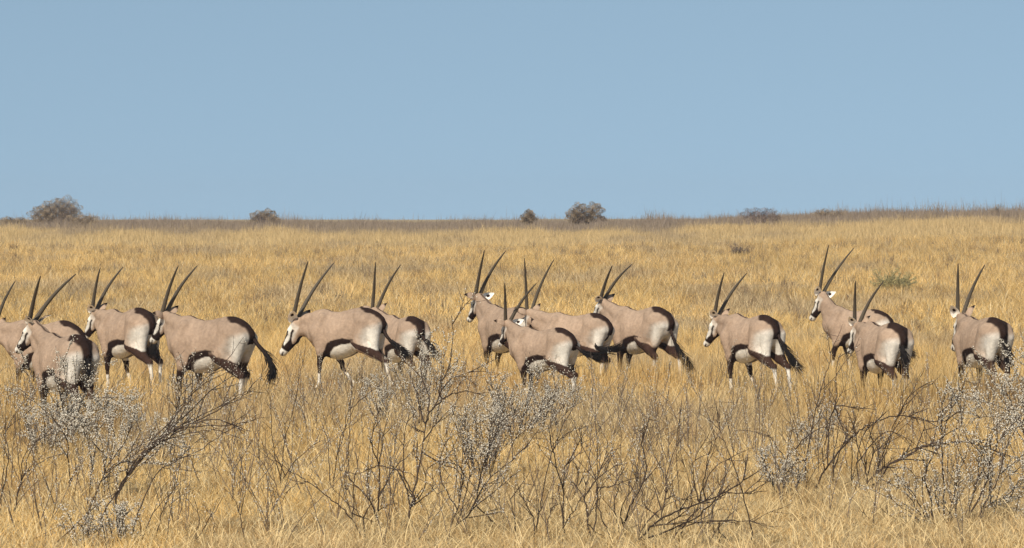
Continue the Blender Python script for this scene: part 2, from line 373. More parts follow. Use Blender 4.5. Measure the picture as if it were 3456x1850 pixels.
traced('shrub with upright stems thickly set with white tufts at the lower left', 35.5, [
    (1.2, (650, 870), (690, 600), (705, 450), (770, 350)), ((860, 660), (880, 480), (900, 370)), ((745, 880), (740, 700), (700, 560), (640, 400), (600, 350)),
    ((760, 860), (820, 640), (800, 470), (850, 370)), ((770, 820), (900, 600), (960, 430), (950, 360)), ((770, 870), (1000, 640), (1200, 560)), ((780, 880), (1040, 760), (1180, 620), (1240, 640)),
    ((700, 800), (620, 600), (560, 420)), ((740, 800), (780, 560), (760, 380)), ((760, 850), (900, 760), (1150, 780), (1280, 740)), ((720, 700), (600, 560), (520, 480), (360, 380))], 102, leaf=105, tw_n=7, tw_L=.26, r=.0055, size=.0165, off=Q1, lf0=.12)
traced('tall thin stemmed shrub at the left reaching up before the leftmost animals', 35.8, [
    (1.2, (495, 890), (485, 700), (480, 540), (482, 420), (470, 200), (445, 10)), ((480, 540), (540, 440), (620, 240), (700, 160)), ((480, 430), (380, 330), (300, 180), (180, 140)),
    ((482, 420), (560, 330), (700, 300), (840, 300)), ((480, 300), (560, 180), (640, 60)), ((485, 600), (400, 480), (250, 330), (150, 240)), ((480, 480), (420, 250), (380, 100))], 103, leaf=75, tw_n=7, tw_L=.34, r=.0058, size=.015, off=Q1, lf0=.35)
traced('sparse shrub of thin arching stems at the left edge', 33.5, [
    (1.2, (110, 1060), (150, 920), (230, 650), (330, 560), (400, 450)), ((100, 890), (170, 720), (250, 640)), ((20, 830), (40, 560), (120, 380)), ((60, 1160), (150, 900), (300, 760), (480, 690)), ((30, 1000), (60, 700), (0, 500))], 104, leaf=22, tw_n=4, r=.0056, size=.013, off=Q1)
traced('bent thin stalks with few tufts standing in the straw at the bottom left', 30.6, [
    ((1090, 1350), (1170, 1100), (1250, 930), (1310, 720)), ((1010, 1330), (1100, 1120), (1300, 900)), ((990, 1350), (1000, 1200), (960, 1150)), ((1390, 1340), (1420, 1160), (1380, 980)), ((1400, 1330), (1500, 1180), (1600, 1000)),
    ((380, 1360), (660, 1100), (850, 960), (1090, 700)), ((60, 1370), (230, 1310), (430, 1265)), ((1720, 1170), (1680, 1030), (1600, 950)), ((1730, 1140), (1750, 1000), (1760, 860)), ((1530, 1280), (1520, 1160), (1500, 1100))], 105, leaf=18, tw_n=3, r=.005, size=.013, off=Q1)
auto_shrub('low white tufted plant at the bottom edge left of the middle of the left half', 290, 1400, 7, .42, 120, leaf=75, size=.016, spread=.5, tw_L=.15, dist=30.2)
auto_shrub('low white tufted plant at the bottom left corner of the straw', 215, 1400, 6, .36, 121, leaf=60, size=.015, spread=.6, tw_L=.15, dist=30.4)
traced('upright dark shrub with one thick main stem, below the middle of the herd', 31.9, [
    (1.9, (1075, 1290), (1090, 1180), (1110, 1060), (1160, 850), (1190, 650), (1215, 480)), (1.1, (1205, 500), (1170, 380), (1150, 270), (1110, 150)), (1.1, (1210, 480), (1250, 400), (1330, 320), (1310, 240), (1400, 10), (1405, -280)),
    ((1330, 320), (1420, 270), (1520, 260), (1640, 290)), ((1100, 1080), (1220, 1000), (1330, 900)), ((1100, 1000), (1060, 850), (1060, 600), (1100, 400)), ((1190, 620), (1280, 500), (1400, 420)), ((1205, 560), (1140, 520), (1120, 400)),
    ((1185, 700), (1300, 760), (1450, 830), (1500, 950)), ((1100, 1080), (1200, 960), (1230, 780)), ((1240, 420), (1240, 300), (1180, 130), (1200, -80)), ((1280, 370), (1380, 180), (1560, 110))], 106, leaf=30, tw_n=4.5, tw_L=.32, r=.0068, size=.013, off=Q2, lf0=.55)
traced('dark shrub of several forked stems left of the thick stemmed one', 32.1, [
    (1.5, (875, 1260), (870, 1180), (880, 1000), (880, 800), (830, 640), (850, 480), (890, 380)), ((880, 800), (905, 650), (930, 480), (960, 380)), (1.1, (870, 1200), (820, 1050), (740, 950), (665, 850), (670, 500), (690, 210)), ((870, 1180), (820, 1040), (800, 800), (820, 600)),
    ((880, 800), (960, 810), (1100, 850), (1280, 950)), ((880, 800), (800, 820), (700, 860)), ((885, 1100), (960, 1060)), ((870, 1000), (1000, 800), (1180, 640))], 107, leaf=26, tw_n=3.5, tw_L=.28, r=.006, size=.014, off=Q2, lf0=.4)
traced('low shrub arching left over the straw at the bottom, left of centre', 30.9, [
    (1.2, (780, 1350), (680, 1170), (600, 1080), (500, 1000), (375, 910), (290, 930), (200, 985)), ((680, 1170), (700, 950), (720, 800), (755, 640)), ((830, 1350), (760, 1160), (640, 1050), (520, 910)), ((760, 1160), (820, 1070), (850, 990)), ((700, 1150), (850, 1190)), ((375, 910), (300, 860), (220, 820))], 108, leaf=8, tw_n=3, tw_L=.22, r=.0058, size=.012, off=Q2)
traced('leaning shrub with a white dusted right side, right of the thick stemmed one', 31.4, [
    (1.5, (1410, 1310), (1440, 1220), (1540, 1110), (1650, 900), (1810, 770), (1950, 640)), (1.1, (1330, 1370), (1440, 1110), (1465, 900), (1475, 760), (1500, 450)), ((1420, 1090), (1330, 900), (1310, 760), (1370, 600)), ((1540, 1110), (1700, 980), (1850, 850)),
    ((1420, 1290), (1500, 1000), (1540, 800), (1620, 560)), ((1580, 1050), (1620, 800), (1720, 560), (1750, 400)), ((1460, 1010), (1480, 830), (1400, 770), (1300, 760)), ((1590, 1100), (1700, 1190), (1833, 1290)), ((1440, 1240), (1560, 1340))], 109, leaf=34, tw_n=5, tw_L=.3, r=.0062, size=.014, off=Q2, lf0=.45)
traced('thin bare stalks rising from the grass below the biggest animal', 36.5, [
    ((165, 960), (200, 650), (250, 430), (300, 220), (330, 20)), ((560, 850), (600, 620), (680, 410), (780, 290), (890, 220)), ((590, 720), (640, 500), (690, 250)), ((160, 1000), (100, 850), (0, 700)), ((170, 900), (120, 600), (90, 230)), ((520, 740), (515, 600), (480, 540), (410, 510)), ((190, 900), (330, 700), (480, 600)),
    ((210, 840), (130, 700), (95, 660))], 110, leaf=10, tw_n=3, tw_L=.3, r=.0055, size=.014, off=Q2)
auto_shrub('tall spray of white tufted stems in front of the half hidden animal', 1075, 1150, 12, 1.2, 130, leaf=58, size=.019, spread=.36, bias=(.05, 0), r=.006, tw_n=5, tw_L=.3, dist=45)
auto_shrub('white tufted shrub left of the tall spray, by the hind leg of the biggest animal', 965, 1090, 9, .62, 131, leaf=60, size=.018, spread=.5, r=.0055, tw_n=5, tw_L=.25, dist=47)
traced('shrub whose long tufted branch arches across the two overlapping animals', 42, [
    (1.3, (-15, 1300), (60, 1080), (150, 900), (300, 750), (440, 670), (600, 570)), ((0, 1330), (100, 1130), (260, 900), (330, 840)), ((10, 1380), (200, 1290), (400, 1330), (470, 1400)), ((10, 1250), (140, 1150), (300, 1110)), ((60, 1090), (70, 900), (150, 760), (300, 740)), ((140, 910), (180, 740), (230, 560), (280, 370)),
    ((20, 1200), (200, 950), (350, 830)), ((60, 1080), (160, 1000), (150, 850))], 111, leaf=44, tw_n=5, tw_L=.3, r=.007, size=.018, off=(1103, -283.4), lf0=.12)
auto_shrub('dense whitish shrub below the small animal in the middle of the herd', 1290, 1150, 15, .95, 132, leaf=46, size=.018, spread=.62, r=.006, tw_n=7, tw_L=.32, dist=43)
auto_shrub('grey white shrub right of the dense one, thinning out to the right', 1370, 1120, 12, .72, 133, leaf=42, size=.017, spread=.6, bias=(.15, 0), r=.0055, tw_n=6, tw_L=.3, dist=44.5)
auto_shrub('pale leaved bush between the dark shrubs under the dense whitish one', 1215, 1215, 18, .8, 134, leaf=42, size=.016, spread=.5, r=.0055, tw_n=6, tw_L=.28, dist=38)
auto_shrub('whitish bush at the left edge under the leftmost animals', 110, 1110, 12, .62, 135, leaf=60, size=.018, spread=.8, r=.0055, tw_n=6, tw_L=.28, dist=41)
auto_shrub('grey tufted bush hiding the legs of the second animal', 200, 1075, 12, .65, 136, leaf=62, size=.018, spread=.6, r=.006, tw_n=6, tw_L=.28, dist=42.5)
auto_shrub('white tufted stems crossing the flank of the side on animal', 480, 1090, 7, .95, 137, leaf=50, size=.017, spread=.28, r=.0055, tw_n=4, tw_L=.2, dist=44)
traced('dark bare shrub with elbowed stems at the bottom, right of centre', 30.8, [
    (1.5, (580, 1370), (545, 1200), (525, 1050), (490, 970), (425, 905)), (1.3, (385, 1370), (370, 1200), (368, 950), (385, 800), (440, 700)), (1.1, (585, 1350), (600, 1150), (612, 950), (622, 840), (690, 740)), ((715, 1320), (650, 1180), (612, 1050), (610, 900), (500, 640), (430, 440)),
    ((255, 1340), (265, 1150), (330, 1050)), ((400, 1220), (440, 1120), (500, 1030)), ((612, 950), (700, 940), (800, 905), (930, 870)), ((380, 1000), (300, 700), (260, 500)), ((200, 1100), (260, 800), (310, 640), (450, 530), (540, 510)), ((560, 1190), (640, 1290), (720, 1340)),
    ((50, 1370), (10, 1150), (-20, 1000)), ((200, 1370), (150, 1150), (60, 1000), (20, 850)), ((520, 1020), (640, 860), (800, 760))], 112, leaf=9, tw_n=4, tw_L=.28, r=.0065, size=.013, off=Q3)
traced('bare shrub fanning out behind the long low branches at the bottom', 31.2, [
    (1.6, (795, 1260), (840, 1100), (890, 1000), (960, 830), (935, 640), (940, 520)), ((890, 1000), (830, 900)), ((800, 1240), (780, 1100), (860, 960), (900, 880)), ((740, 1250), (730, 1080), (760, 950)), ((1060, 1160), (960, 1080), (940, 960)), ((1100, 1120), (1105, 950), (1115, 840), (1180, 600), (1205, 380)), ((1020, 1190), (940, 1060), (930, 900)),
    ((1115, 1050), (1170, 1000)), ((1060, 1100), (1030, 980), (980, 870))], 113, leaf=7, tw_n=4, tw_L=.25, r=.0062, size=.013, off=Q3)
traced('shrub with long low branches sweeping right along the bottom edge', 30.4, [
    (1.7, (870, 1360), (960, 1270), (1050, 1180), (1200, 1110), (1350, 1055), (1540, 975), (1690, 880), (1833, 780)), (1.3, (900, 1360), (1100, 1260), (1300, 1170), (1420, 1070), (1540, 985), (1700, 990), (1833, 960)), (1.6, (1190, 1360), (1240, 1200), (1350, 1090)), (1.3, (1110, 1380), (1200, 1250), (1310, 1140)),
    ((1350, 1060), (1310, 930), (1300, 800), (1330, 680)), (1.1, (1350, 1060), (1380, 860), (1430, 640)), ((1370, 1040), (1380, 930), (1460, 800), (1560, 740)), ((1610, 850), (1545, 680), (1500, 560), (1460, 450)), ((1390, 1380), (1440, 1290), (1490, 1200)), ((1490, 1200), (1480, 1300)), ((1200, 1230), (1500, 1180), (1700, 1190), (1833, 1210)),
    ((1000, 1240), (1300, 1190), (1600, 1180)), ((880, 1340), (1000, 1150), (1200, 1020)), ((1100, 1200), (1280, 1080), (1280, 960))], 114, leaf=5, tw_n=4.5, tw_L=.28, r=.0062, size=.013, off=Q3)
traced('broad dark shrub of upright and arching stems at the right', 36.6, [
    (2.0, (650, 1000), (730, 900), (830, 805), (950, 745), (1050, 690), (1150, 640), (1290, 620), (1500, 640), (1833, 755)), (1.5, (700, 990), (800, 900), (860, 800), (1000, 700), (1100, 650), (1280, 625)), (1.6, (375, 880), (480, 720), (600, 590), (700, 510), (800, 460), (930, 430), (1050, 440), (1180, 470), (1290, 466)),
    (1.1, (395, 760), (440, 500), (488, 330), (490, 100), (520, -10)), (1.1, (490, 350), (520, 480), (575, 600)), ((690, 980), (780, 830), (860, 600), (950, 400), (1040, 270), (1150, 200)), ((600, 860), (608, 600), (640, 350)), ((470, 960), (468, 750), (500, 560), (520, 400)), ((275, 890), (265, 760), (180, 640), (130, 500)),
    ((105, 880), (180, 790), (270, 740), (290, 690)), ((150, 800), (60, 640), (0, 560)), ((200, 650), (280, 580), (380, 520), (500, 490)), ((375, 250), (440, 60), (450, -30)), ((640, 950), (640, 760), (690, 560), (760, 480)), ((700, 900), (700, 700), (780, 440)), ((720, 880), (760, 700), (850, 620), (1050, 290), (1200, 190)),
    ((680, 860), (660, 700), (610, 500), (560, 380)), ((800, 840), (790, 680), (720, 560)), ((490, 350), (620, 370), (770, 385)), ((650, 750), (820, 560), (930, 560), (1030, 610)), ((760, 860), (860, 660), (880, 560)), ((480, 830), (520, 680), (600, 540), (680, 460)), ((830, 800), (1000, 810), (1080, 900))], 115, leaf=9, tw_n=5, tw_L=.3, r=.0068, size=.014, off=Q4, lf0=.5)
auto_shrub('small white tufted plant left of the broad dark shrub', 1985, 1255, 14, .5, 138, leaf=65, size=.015, spread=.5, tw_L=.18, dist=35.8)
auto_shrub('white tufted thin plant above the small one, behind the broad dark shrub', 2035, 1150, 9, .62, 139, leaf=60, size=.016, spread=.35, tw_L=.18, dist=41)
traced('grey stemmed shrub with white tufts in the right corner', 32.5, [
    (1.5, (1180, 1260), (1175, 1050), (1130, 870), (1190, 700), (1245, 600), (1250, 350), (1200, 200)), (1.4, (1270, 1300), (1262, 950), (1250, 650), (1300, 420), (1400, 250)), ((1500, 900), (1555, 750), (1410, 560), (1370, 300), (1370, 120)), (1.5, (1450, 1170), (1560, 930), (1620, 700), (1700, 550), (1833, 420)),
    ((1480, 890), (1520, 740), (1620, 520), (1833, 300)), ((1220, 1340), (1100, 1150), (1000, 1000), (860, 900)), ((1200, 1290), (1080, 1050), (980, 900), (900, 850)), ((1330, 1340), (1350, 1100), (1340, 900), (1380, 680)), ((1290, 1300), (1330, 1000), (1420, 700)), ((1230, 1250), (1200, 1000), (1230, 850)), ((1190, 1300), (1050, 1150), (850, 1000)),
    ((1350, 1340), (1450, 1050), (1500, 880)), ((1250, 1340), (1120, 1060), (1100, 800))], 116, leaf=62, tw_n=6, tw_L=.28, r=.0062, size=.0155, off=Q4, lf0=.12)
traced('shrub leaning in from the right edge with dense pale tufts low down', 33.2, [
    (1.4, (1560, 1050), (1640, 900), (1700, 700), (1760, 560), (1833, 470)), ((1700, 890), (1750, 780), (1850, 700)), (1.2, (1570, 1370), (1700, 1240), (1850, 1090)), ((1640, 1060), (1680, 900), (1800, 820)), ((1620, 1060), (1760, 960), (1850, 900)), ((1540, 1100), (1680, 1020), (1833, 1010)), ((1590, 1060), (1600, 850), (1700, 720)), ((1750, 1060), (1800, 900), (1860, 850))], 117, leaf=80, tw_n=7, tw_L=.3, r=.006, size=.016, off=Q4, lf0=.1)
traced('tufted shrub at the right edge reaching up before the last animal', 38.5, [
    (1.3, (1860, 760), (1833, 560), (1760, 430), (1640, 210), (1510, 40)), (1.1, (1850, 600), (1833, 350), (1810, 200), (1760, 60)), ((1840, 500), (1700, 380), (1560, 330), (1470, 300)), ((1850, 560), (1740, 330), (1700, 200), (1720, 60)), ((1860, 500), (1850, 300), (1860, 100), (1870, -60)), ((1850, 640), (1700, 450), (1480, 440)), ((1860, 580), (1780, 360), (1760, 260))], 118, leaf=85, tw_n=6, tw_L=.3, r=.006, size=.018, off=Q4, lf0=.15)
traced('few broken bare twigs lying in the straw under the broad dark shrub', 32.6, [
    ((560, 1320), (480, 1240), (420, 1190), (365, 1135)), ((765, 1300), (745, 1200), (700, 1140), (650, 1090)), ((640, 1300), (560, 1220), (520, 1150)), ((1020, 1330), (920, 1180), (800, 1080)), ((930, 1370), (900, 1290))], 119, leaf=3, tw_n=3, tw_L=.15, r=.0055, size=.012, off=Q4)
# grass stalks and low twigs scattered in the foreground: too many to count
def scattered():
    tw = Tw(77); x, y = wedge(620, 30, 54, .3, 1.0)
    for i in range(len(x)):
        b = np.array([x[i], y[i], float(ground_z(x[i], y[i]))]); a = tw.r.random()*6.28; k = .1+.5*tw.r.random()
        for _ in range(int(1+2.5*tw.r.random())):
            P = tw.curve(b, (math.cos(a)*k+tw.r.normal(0, .15), math.sin(a)*k, 1), .45+.55*tw.r.random(), .25, 8)
            g = tw.r.random()
            tw.tube(P, .0042, .0018, (.10+.1*g, .075+.07*g, .055+.05*g))
            if tw.r.random() < .6: tw.beads(P, .25, 42, .014)
            twigs_on(tw, P, .0038, 2, .2, .3, 0, col=(.12, .09, .065))
    root = empty('dry_undergrowth'); tag(root, 'thin dry twigs and stalks scattered through the foreground grass', 'undergrowth', kind='stuff'); tw.meshes(root, np.zeros(3))
    for c in root.children: c['kind'] = 'stuff'
scattered()
# bushes on the far rise
def far_bush(label, u, vb, wpx, hpx, Y, seed, lumps, col=(.30, .225, .145), tint=.0, nm='thorn_bush', group='bushes on the skyline', dens=1.0, gz=None):
    r = np.random.default_rng(seed); W = wpx/.7454/FPX*Y; Hh = hpx/.7454/FPX*Y; p = at(u, vb, Y); z = float(ground_z(p[0], Y))
    top = at(u, vb-hpx, Y)[2]-z; org = np.array([p[0], Y, z]); tw = Tw(seed)
    for (lx, lz, lr) in lumps:           # lump centres in widths / heights
        c = org+np.array([lx*W, r.normal(0, .12*W), lz*top]); R_ = lr*W
        for k in range(int(16*dens)):
            d = r.normal(size=3); d[2] = abs(d[2]); d /= np.linalg.norm(d); e = c+d*R_*(.5+.5*r.random())*np.array([1, 1, min(1.2, top/W*1.3)])
            P = np.array([org+[lx*W*.4, 0, 0], org+(c-org)*.55+r.normal(0, .05*W, 3)*[1, 1, .3], e]); P = smooth_poly(P, 3)
            tw.tube(P, .03, .008, (.16, .12, .10))
    root = empty(nm, org); tag(root, label, 'bush', group)
    link('branches', mesh_np('branches', np.concatenate(tw.V)-org, [np.concatenate(tw.F)], np.concatenate(tw.c)), M_stem, root)
    Vs = []; Cs = []
    for (lx, lz, lr) in lumps:
        n = int(14000*lr*dens); d = r.normal(size=(n, 3)); d /= np.linalg.norm(d, axis=1)[:, None]
        rad = lr*W*(1-.75*r.random(n)**2.2)*(1+.25*np.sin(d[:, 0]*5+seed)*np.cos(d[:, 2]*6))
        c = np.array([lx*W, r.normal(0, .10*W), lz*top])
        q = c+d*rad[:, None]*np.array([1, 1, min(1.1, top/W*1.25)]); q = q[q[:, 2] > .02]; n = len(q)
        L = .03+.07*r.random(n); dd = r.normal(size=(n, 3))+(q-c)/(lr*W)*1.2+[0, 0, .3]; dd /= np.linalg.norm(dd, axis=1)[:, None]
        s_ = np.cross(dd, r.normal(size=(n, 3))); s_ /= np.linalg.norm(s_, axis=1)[:, None]; wv = (.007+.014*r.random(n))[:, None]
        Vs.append(np.stack([q-s_*wv, q+s_*wv, q+dd*L[:, None]], 1).reshape(-1, 3))
        cc = np.array(col)*(.6+.9*r.random(n))[:, None]*(1+.5*np.sin(q[:, 0:1]*9)*np.cos(q[:, 2:3]*11)); Cs.append(np.repeat(cc, 3, 0))
    V = np.concatenate(Vs); link('crown', mesh_np('crown', V, [np.arange(len(V)).reshape(-1, 3)], np.concatenate(Cs)), M_grass, root)
far_bush('largest round brown bush on the skyline at the far left', 140, 552, 132, 60, 252, 201, [(-.28, .42, .22), (-.08, .58, .24), (.16, .66, .25), (.30, .5, .2), (0, .3, .34), (-.25, .25, .25), (.25, .25, .25)])
far_bush('low grey bush spreading beside the largest one on the skyline', 210, 556, 90, 28, 246, 202, [(-.2, .4, .3), (.2, .4, .25)], dens=.6)
far_bush('small brown bush on the skyline above the side on animal', 667, 553, 76, 28, 252, 203, [(-.25, .5, .27), (.1, .6, .28), (.3, .35, .2)])
far_bush('smallest upright bush on the skyline, left of the double one', 1330, 552, 46, 34, 252, 204, [(-.2, .4, .26), (.05, .6, .26), (.2, .4, .22)], dens=.6)
far_bush('double crowned brown bush on the skyline right of centre', 1473, 552, 98, 46, 252, 205, [(-.33, .45, .2), (-.14, .66, .23), (.24, .66, .24), (.1, .35, .24), (-.15, .3, .26), (.42, .3, .12)])
far_bush('dark spiky bush on the skyline in the right half', 1912, 548, 100, 36, 240, 206, [(-.25, .5, .25), (.0, .5, .26), (.25, .5, .25), (.4, .3, .15)], col=(.20, .145, .12), dens=.35)
far_bush('thin spindly bush on the skyline near the right edge', 2512, 532, 36, 28, 250, 207, [(0, .5, .32), (-.3, .3, .3)], dens=.12)
far_bush('low wide scrub bush on the skyline, third from the right', 2090, 540, 90, 20, 250, 208, [(-.2, .5, .25), (.2, .45, .25)], dens=.4)
far_bush('low dark bush at the left end of the skyline', 35, 556, 70, 16, 250, 209, [(-.2, .5, .25), (.2, .45, .25)], dens=.4)
auto_shrub('green bush in the straw behind the animals at the right', 2248, 710, 52, .72, 210, leaf=34, size=.034, spread=2.6, r=.008, tw_n=5, tw_L=.3, cat='bush', group='low bushes behind the herd', col=(.22, .19, .11), lcol=(.45, .385, .18), name='green_bush', dist=118, lf0=.2)
auto_shrub('low dark twiggy bush in the straw up the far slope', 1868, 628, 26, .55, 211, leaf=12, size=.03, spread=1.3, r=.012, tw_n=5, tw_L=.3, cat='bush', group='low bushes behind the herd', lcol=(.27, .2, .14), col=(.16, .12, .09), name='twiggy_bush', dist=165)
# taller tufts of grass that hide legs
def tall_tufts():
    xs = []; ys = []; hs_ = []; cx = []
    for (u, Y, wd, n, hh) in TALL:
        for _ in range(int(n)):
            Yc = Y+rng.normal(0, .35); X0 = (u/.7454-1728)/FPX*Yc+rng.normal(0, wd); m = 45
            xs.append(X0+rng.normal(0, .09, m)); ys.append(Yc+rng.normal(0, .09, m)); hs_.append(hh*(.55+.6*rng.random(m))); cx.append(np.full(m, X0))
    x, y, L, c = map(np.concatenate, (xs, ys, hs_, cx)); n = len(x); az = np.arctan2(rng.normal(size=n), x-c+rng.normal(0, .05, n))
    tag(link('tall_grass', blade_mesh('tall_grass', x, y, ground_z(x, y)-.01, L, az, np.abs(rng.normal(.18, .15, n)), np.abs(rng.normal(.6, .4, n)), .008*(.7+.6*rng.random(n)), grass_color(x, y, n)*.92, 5), M_grass),
        'taller arching tufts of straw hiding the legs of the herd', 'grass', kind='stuff')
TALL = [(2195, 50.8, .75, 60, .62), (2140, 51.8, .4, 16, .55), (2440, 52.2, .55, 40, .64), (1610, 56.6, .7, 36, .62), (1690, 57.0, .4, 18, .5), (1200, 56.6, .35, 26, .66), (1250, 55.5, .4, 14, .5), (1010, 53.5, .5, 34, .66), (1420, 51.6, .3, 8, .4),
    (560, 50.2, .6, 24, .5), (330, 55.5, .3, 9, .45), (380, 54.5, .25, 8, .42), (30, 51.5, .4, 24, .66), (120, 44.8, .6, 40, .62), (2060, 56, .4, 10, .45), (1960, 54, .35, 12, .42), (1480, 55.6, .35, 12, .5), (840, 55.8, .5, 8, .35)]
tall_tufts()
# ---------------------------------------------------------------- the herd
def surface_nets(f, lo, h):
    """f: 3D array of distances (negative inside) -> vertices, quads"""
    ins = f < 0; nx, ny, nz = f.shape
    cs = [(i, j, k) for i in (0, 1) for j in (0, 1) for k in (0, 1)]
    def sub(a, c): return a[c[0]:nx-1+c[0], c[1]:ny-1+c[1], c[2]:nz-1+c[2]]
    cnt = sum(sub(ins, c).astype(np.int8) for c in cs); act = (cnt > 0) & (cnt < 8)
    I = np.argwhere(act); acc = np.zeros((len(I), 3)); num = np.zeros(len(I))
    for a in cs:
        for ax in range(3):
            if a[ax] == 0:
                b = list(a); b[ax] = 1
                fa = f[I[:, 0]+a[0], I[:, 1]+a[1], I[:, 2]+a[2]]; fb = f[I[:, 0]+b[0], I[:, 1]+b[1], I[:, 2]+b[2]]
                m = (fa < 0) != (fb < 0); t = np.where(m, fa/(fa-fb+1e-12), 0)
                p = np.tile(np.array(a, float), (len(I), 1)); p[:, ax] += t; acc += p*m[:, None]; num += m
    V = lo+(I+acc/num[:, None])*h
    idx = -np.ones(act.shape, np.int64); idx[act] = np.arange(len(I)); Q = []
    for ax in range(3):
        s0 = [slice(1, -1)]*3; s0[ax] = slice(0, f.shape[ax]-1); s1 = list(s0); s1[ax] = slice(1, f.shape[ax])
        A = ins[tuple(s0)]; B = ins[tuple(s1)]
        for flip, m in ((False, A & ~B), (True, ~A & B)):
            e = np.argwhere(m)
            e = e+np.array([0 if k == ax else 1 for k in range(3)])
            u, v = [(1, 2), (2, 0), (0, 1)][ax]; du = np.eye(3, dtype=int)[u]; dv = np.eye(3, dtype=int)[v]
            q = np.stack([idx[tuple((e-du-dv).T)], idx[tuple((e-dv).T)], idx[tuple(e.T)], idx[tuple((e-du).T)]], 1)
            Q.append(q[:, ::-1] if flip else q)
    Q = np.concatenate(Q); return V, Q[(Q >= 0).all(1)]
class Field:
    def __init__(s, lo, hi, h):
        s.lo = np.array(lo, float); s.h = h; s.n = np.ceil((np.array(hi)-s.lo)/h).astype(int)+1
        s.ax = [s.lo[k]+np.arange(s.n[k])*h for k in range(3)]; s.f = np.full(s.n, 1., np.float32)
    def box(s, lo, hi):
        sl = [slice(max(0, int((lo[k]-s.lo[k])/s.h)), min(s.n[k], int((hi[k]-s.lo[k])/s.h)+2)) for k in range(3)]
        G = np.meshgrid(*[s.ax[k][sl[k]] for k in range(3)], indexing='ij', sparse=True); return tuple(sl), G
    def blend(s, sl, d, k):
        g = s.f[sl]; t = np.clip(.5+.5*(g-d)/k, 0, 1); s.f[sl] = g*(1-t)+d*t-k*t*(1-t)
    def cone(s, a, b, ra, rb, k=.03, sq=None):
        """tapering rounded limb from a to b; sq squashes across y"""
        a = np.array(a, float); b = np.array(b, float); m = max(ra, rb)+k+.03
        sl, (X, Y, Z) = s.box(np.minimum(a, b)-m, np.maximum(a, b)+m); d = b-a; L = d.dot(d)+1e-9
        t = np.clip(((X-a[0])*d[0]+(Y-a[1])*d[1]+(Z-a[2])*d[2])/L, 0, 1)
        qx, qy, qz = X-a[0]-t*d[0], Y-a[1]-t*d[1], Z-a[2]-t*d[2]
        if sq: qy = qy*sq
        s.blend(sl, np.sqrt(qx*qx+qy*qy+qz*qz)-(ra+(rb-ra)*t), k)
    def torso(s, S):
        S = np.array(S); xs = np.linspace(S[0, 0], S[-1, 0], 120)
        def sm(c):
            v = np.interp(xs, S[:, 0], c); w = np.ones(9)/9
            return np.convolve(np.pad(v, 4, 'edge'), w, 'valid')
        zt, zb, b = sm(S[:, 1]), sm(S[:, 2]), sm(S[:, 3])
        sl, (X, Y, Z) = s.box((-.85, -.4, .35), (.75, .4, 1.35)); xc = np.clip(X, xs[0], xs[-1])
        T = np.interp(xc, xs, zt); Bt = np.interp(xc, xs, zb); W = np.interp(xc, xs, b)*.94; c = (T+Bt)/2; a = (T-Bt)/2
        zz = (Z-c)/a
        yy = Y/(W*(1-.20*np.clip(zz, 0, 1)**2))          # narrower along the spine than at the belly
        r = np.sqrt(np.abs(yy)**2.15+np.abs(zz)**2.15)
        d = (r**(2/2.15)-1)*np.minimum(a, W)*.9+np.abs(X-xc)
        s.blend(sl, d, .02)
BEIGE = np.array([.335, .235, .164]); WHITE = np.array([.66, .605, .52]); DARK = np.array([.019, .0105, .008]); BROWN = np.array([.048, .026, .019])
def head_frame(P):
    X, Y, s, th, ny, npi, hy, hp, ro, hl, sp, nl, hs = P
    ny, npi, hy, hp, ro, sp = [R(a) for a in (ny, npi, hy, hp, ro, sp)]
    nd = np.array([math.cos(npi)*math.cos(ny), math.cos(npi)*math.sin(ny), math.sin(npi)])
    poll = np.array([.42, 0, 1.0])+nl*nd
    h = np.array([math.cos(hp)*math.cos(hy), math.cos(hp)*math.sin(hy), -math.sin(hp)])
    u = np.array([math.sin(hp)*math.cos(hy), math.sin(hp)*math.sin(hy), math.cos(hp)])
    l = np.array([-math.sin(hy), math.cos(hy), 0.])
    u, l = u*math.cos(ro)+l*math.sin(ro), l*math.cos(ro)-u*math.sin(ro)
    return poll, h, u, l, sp
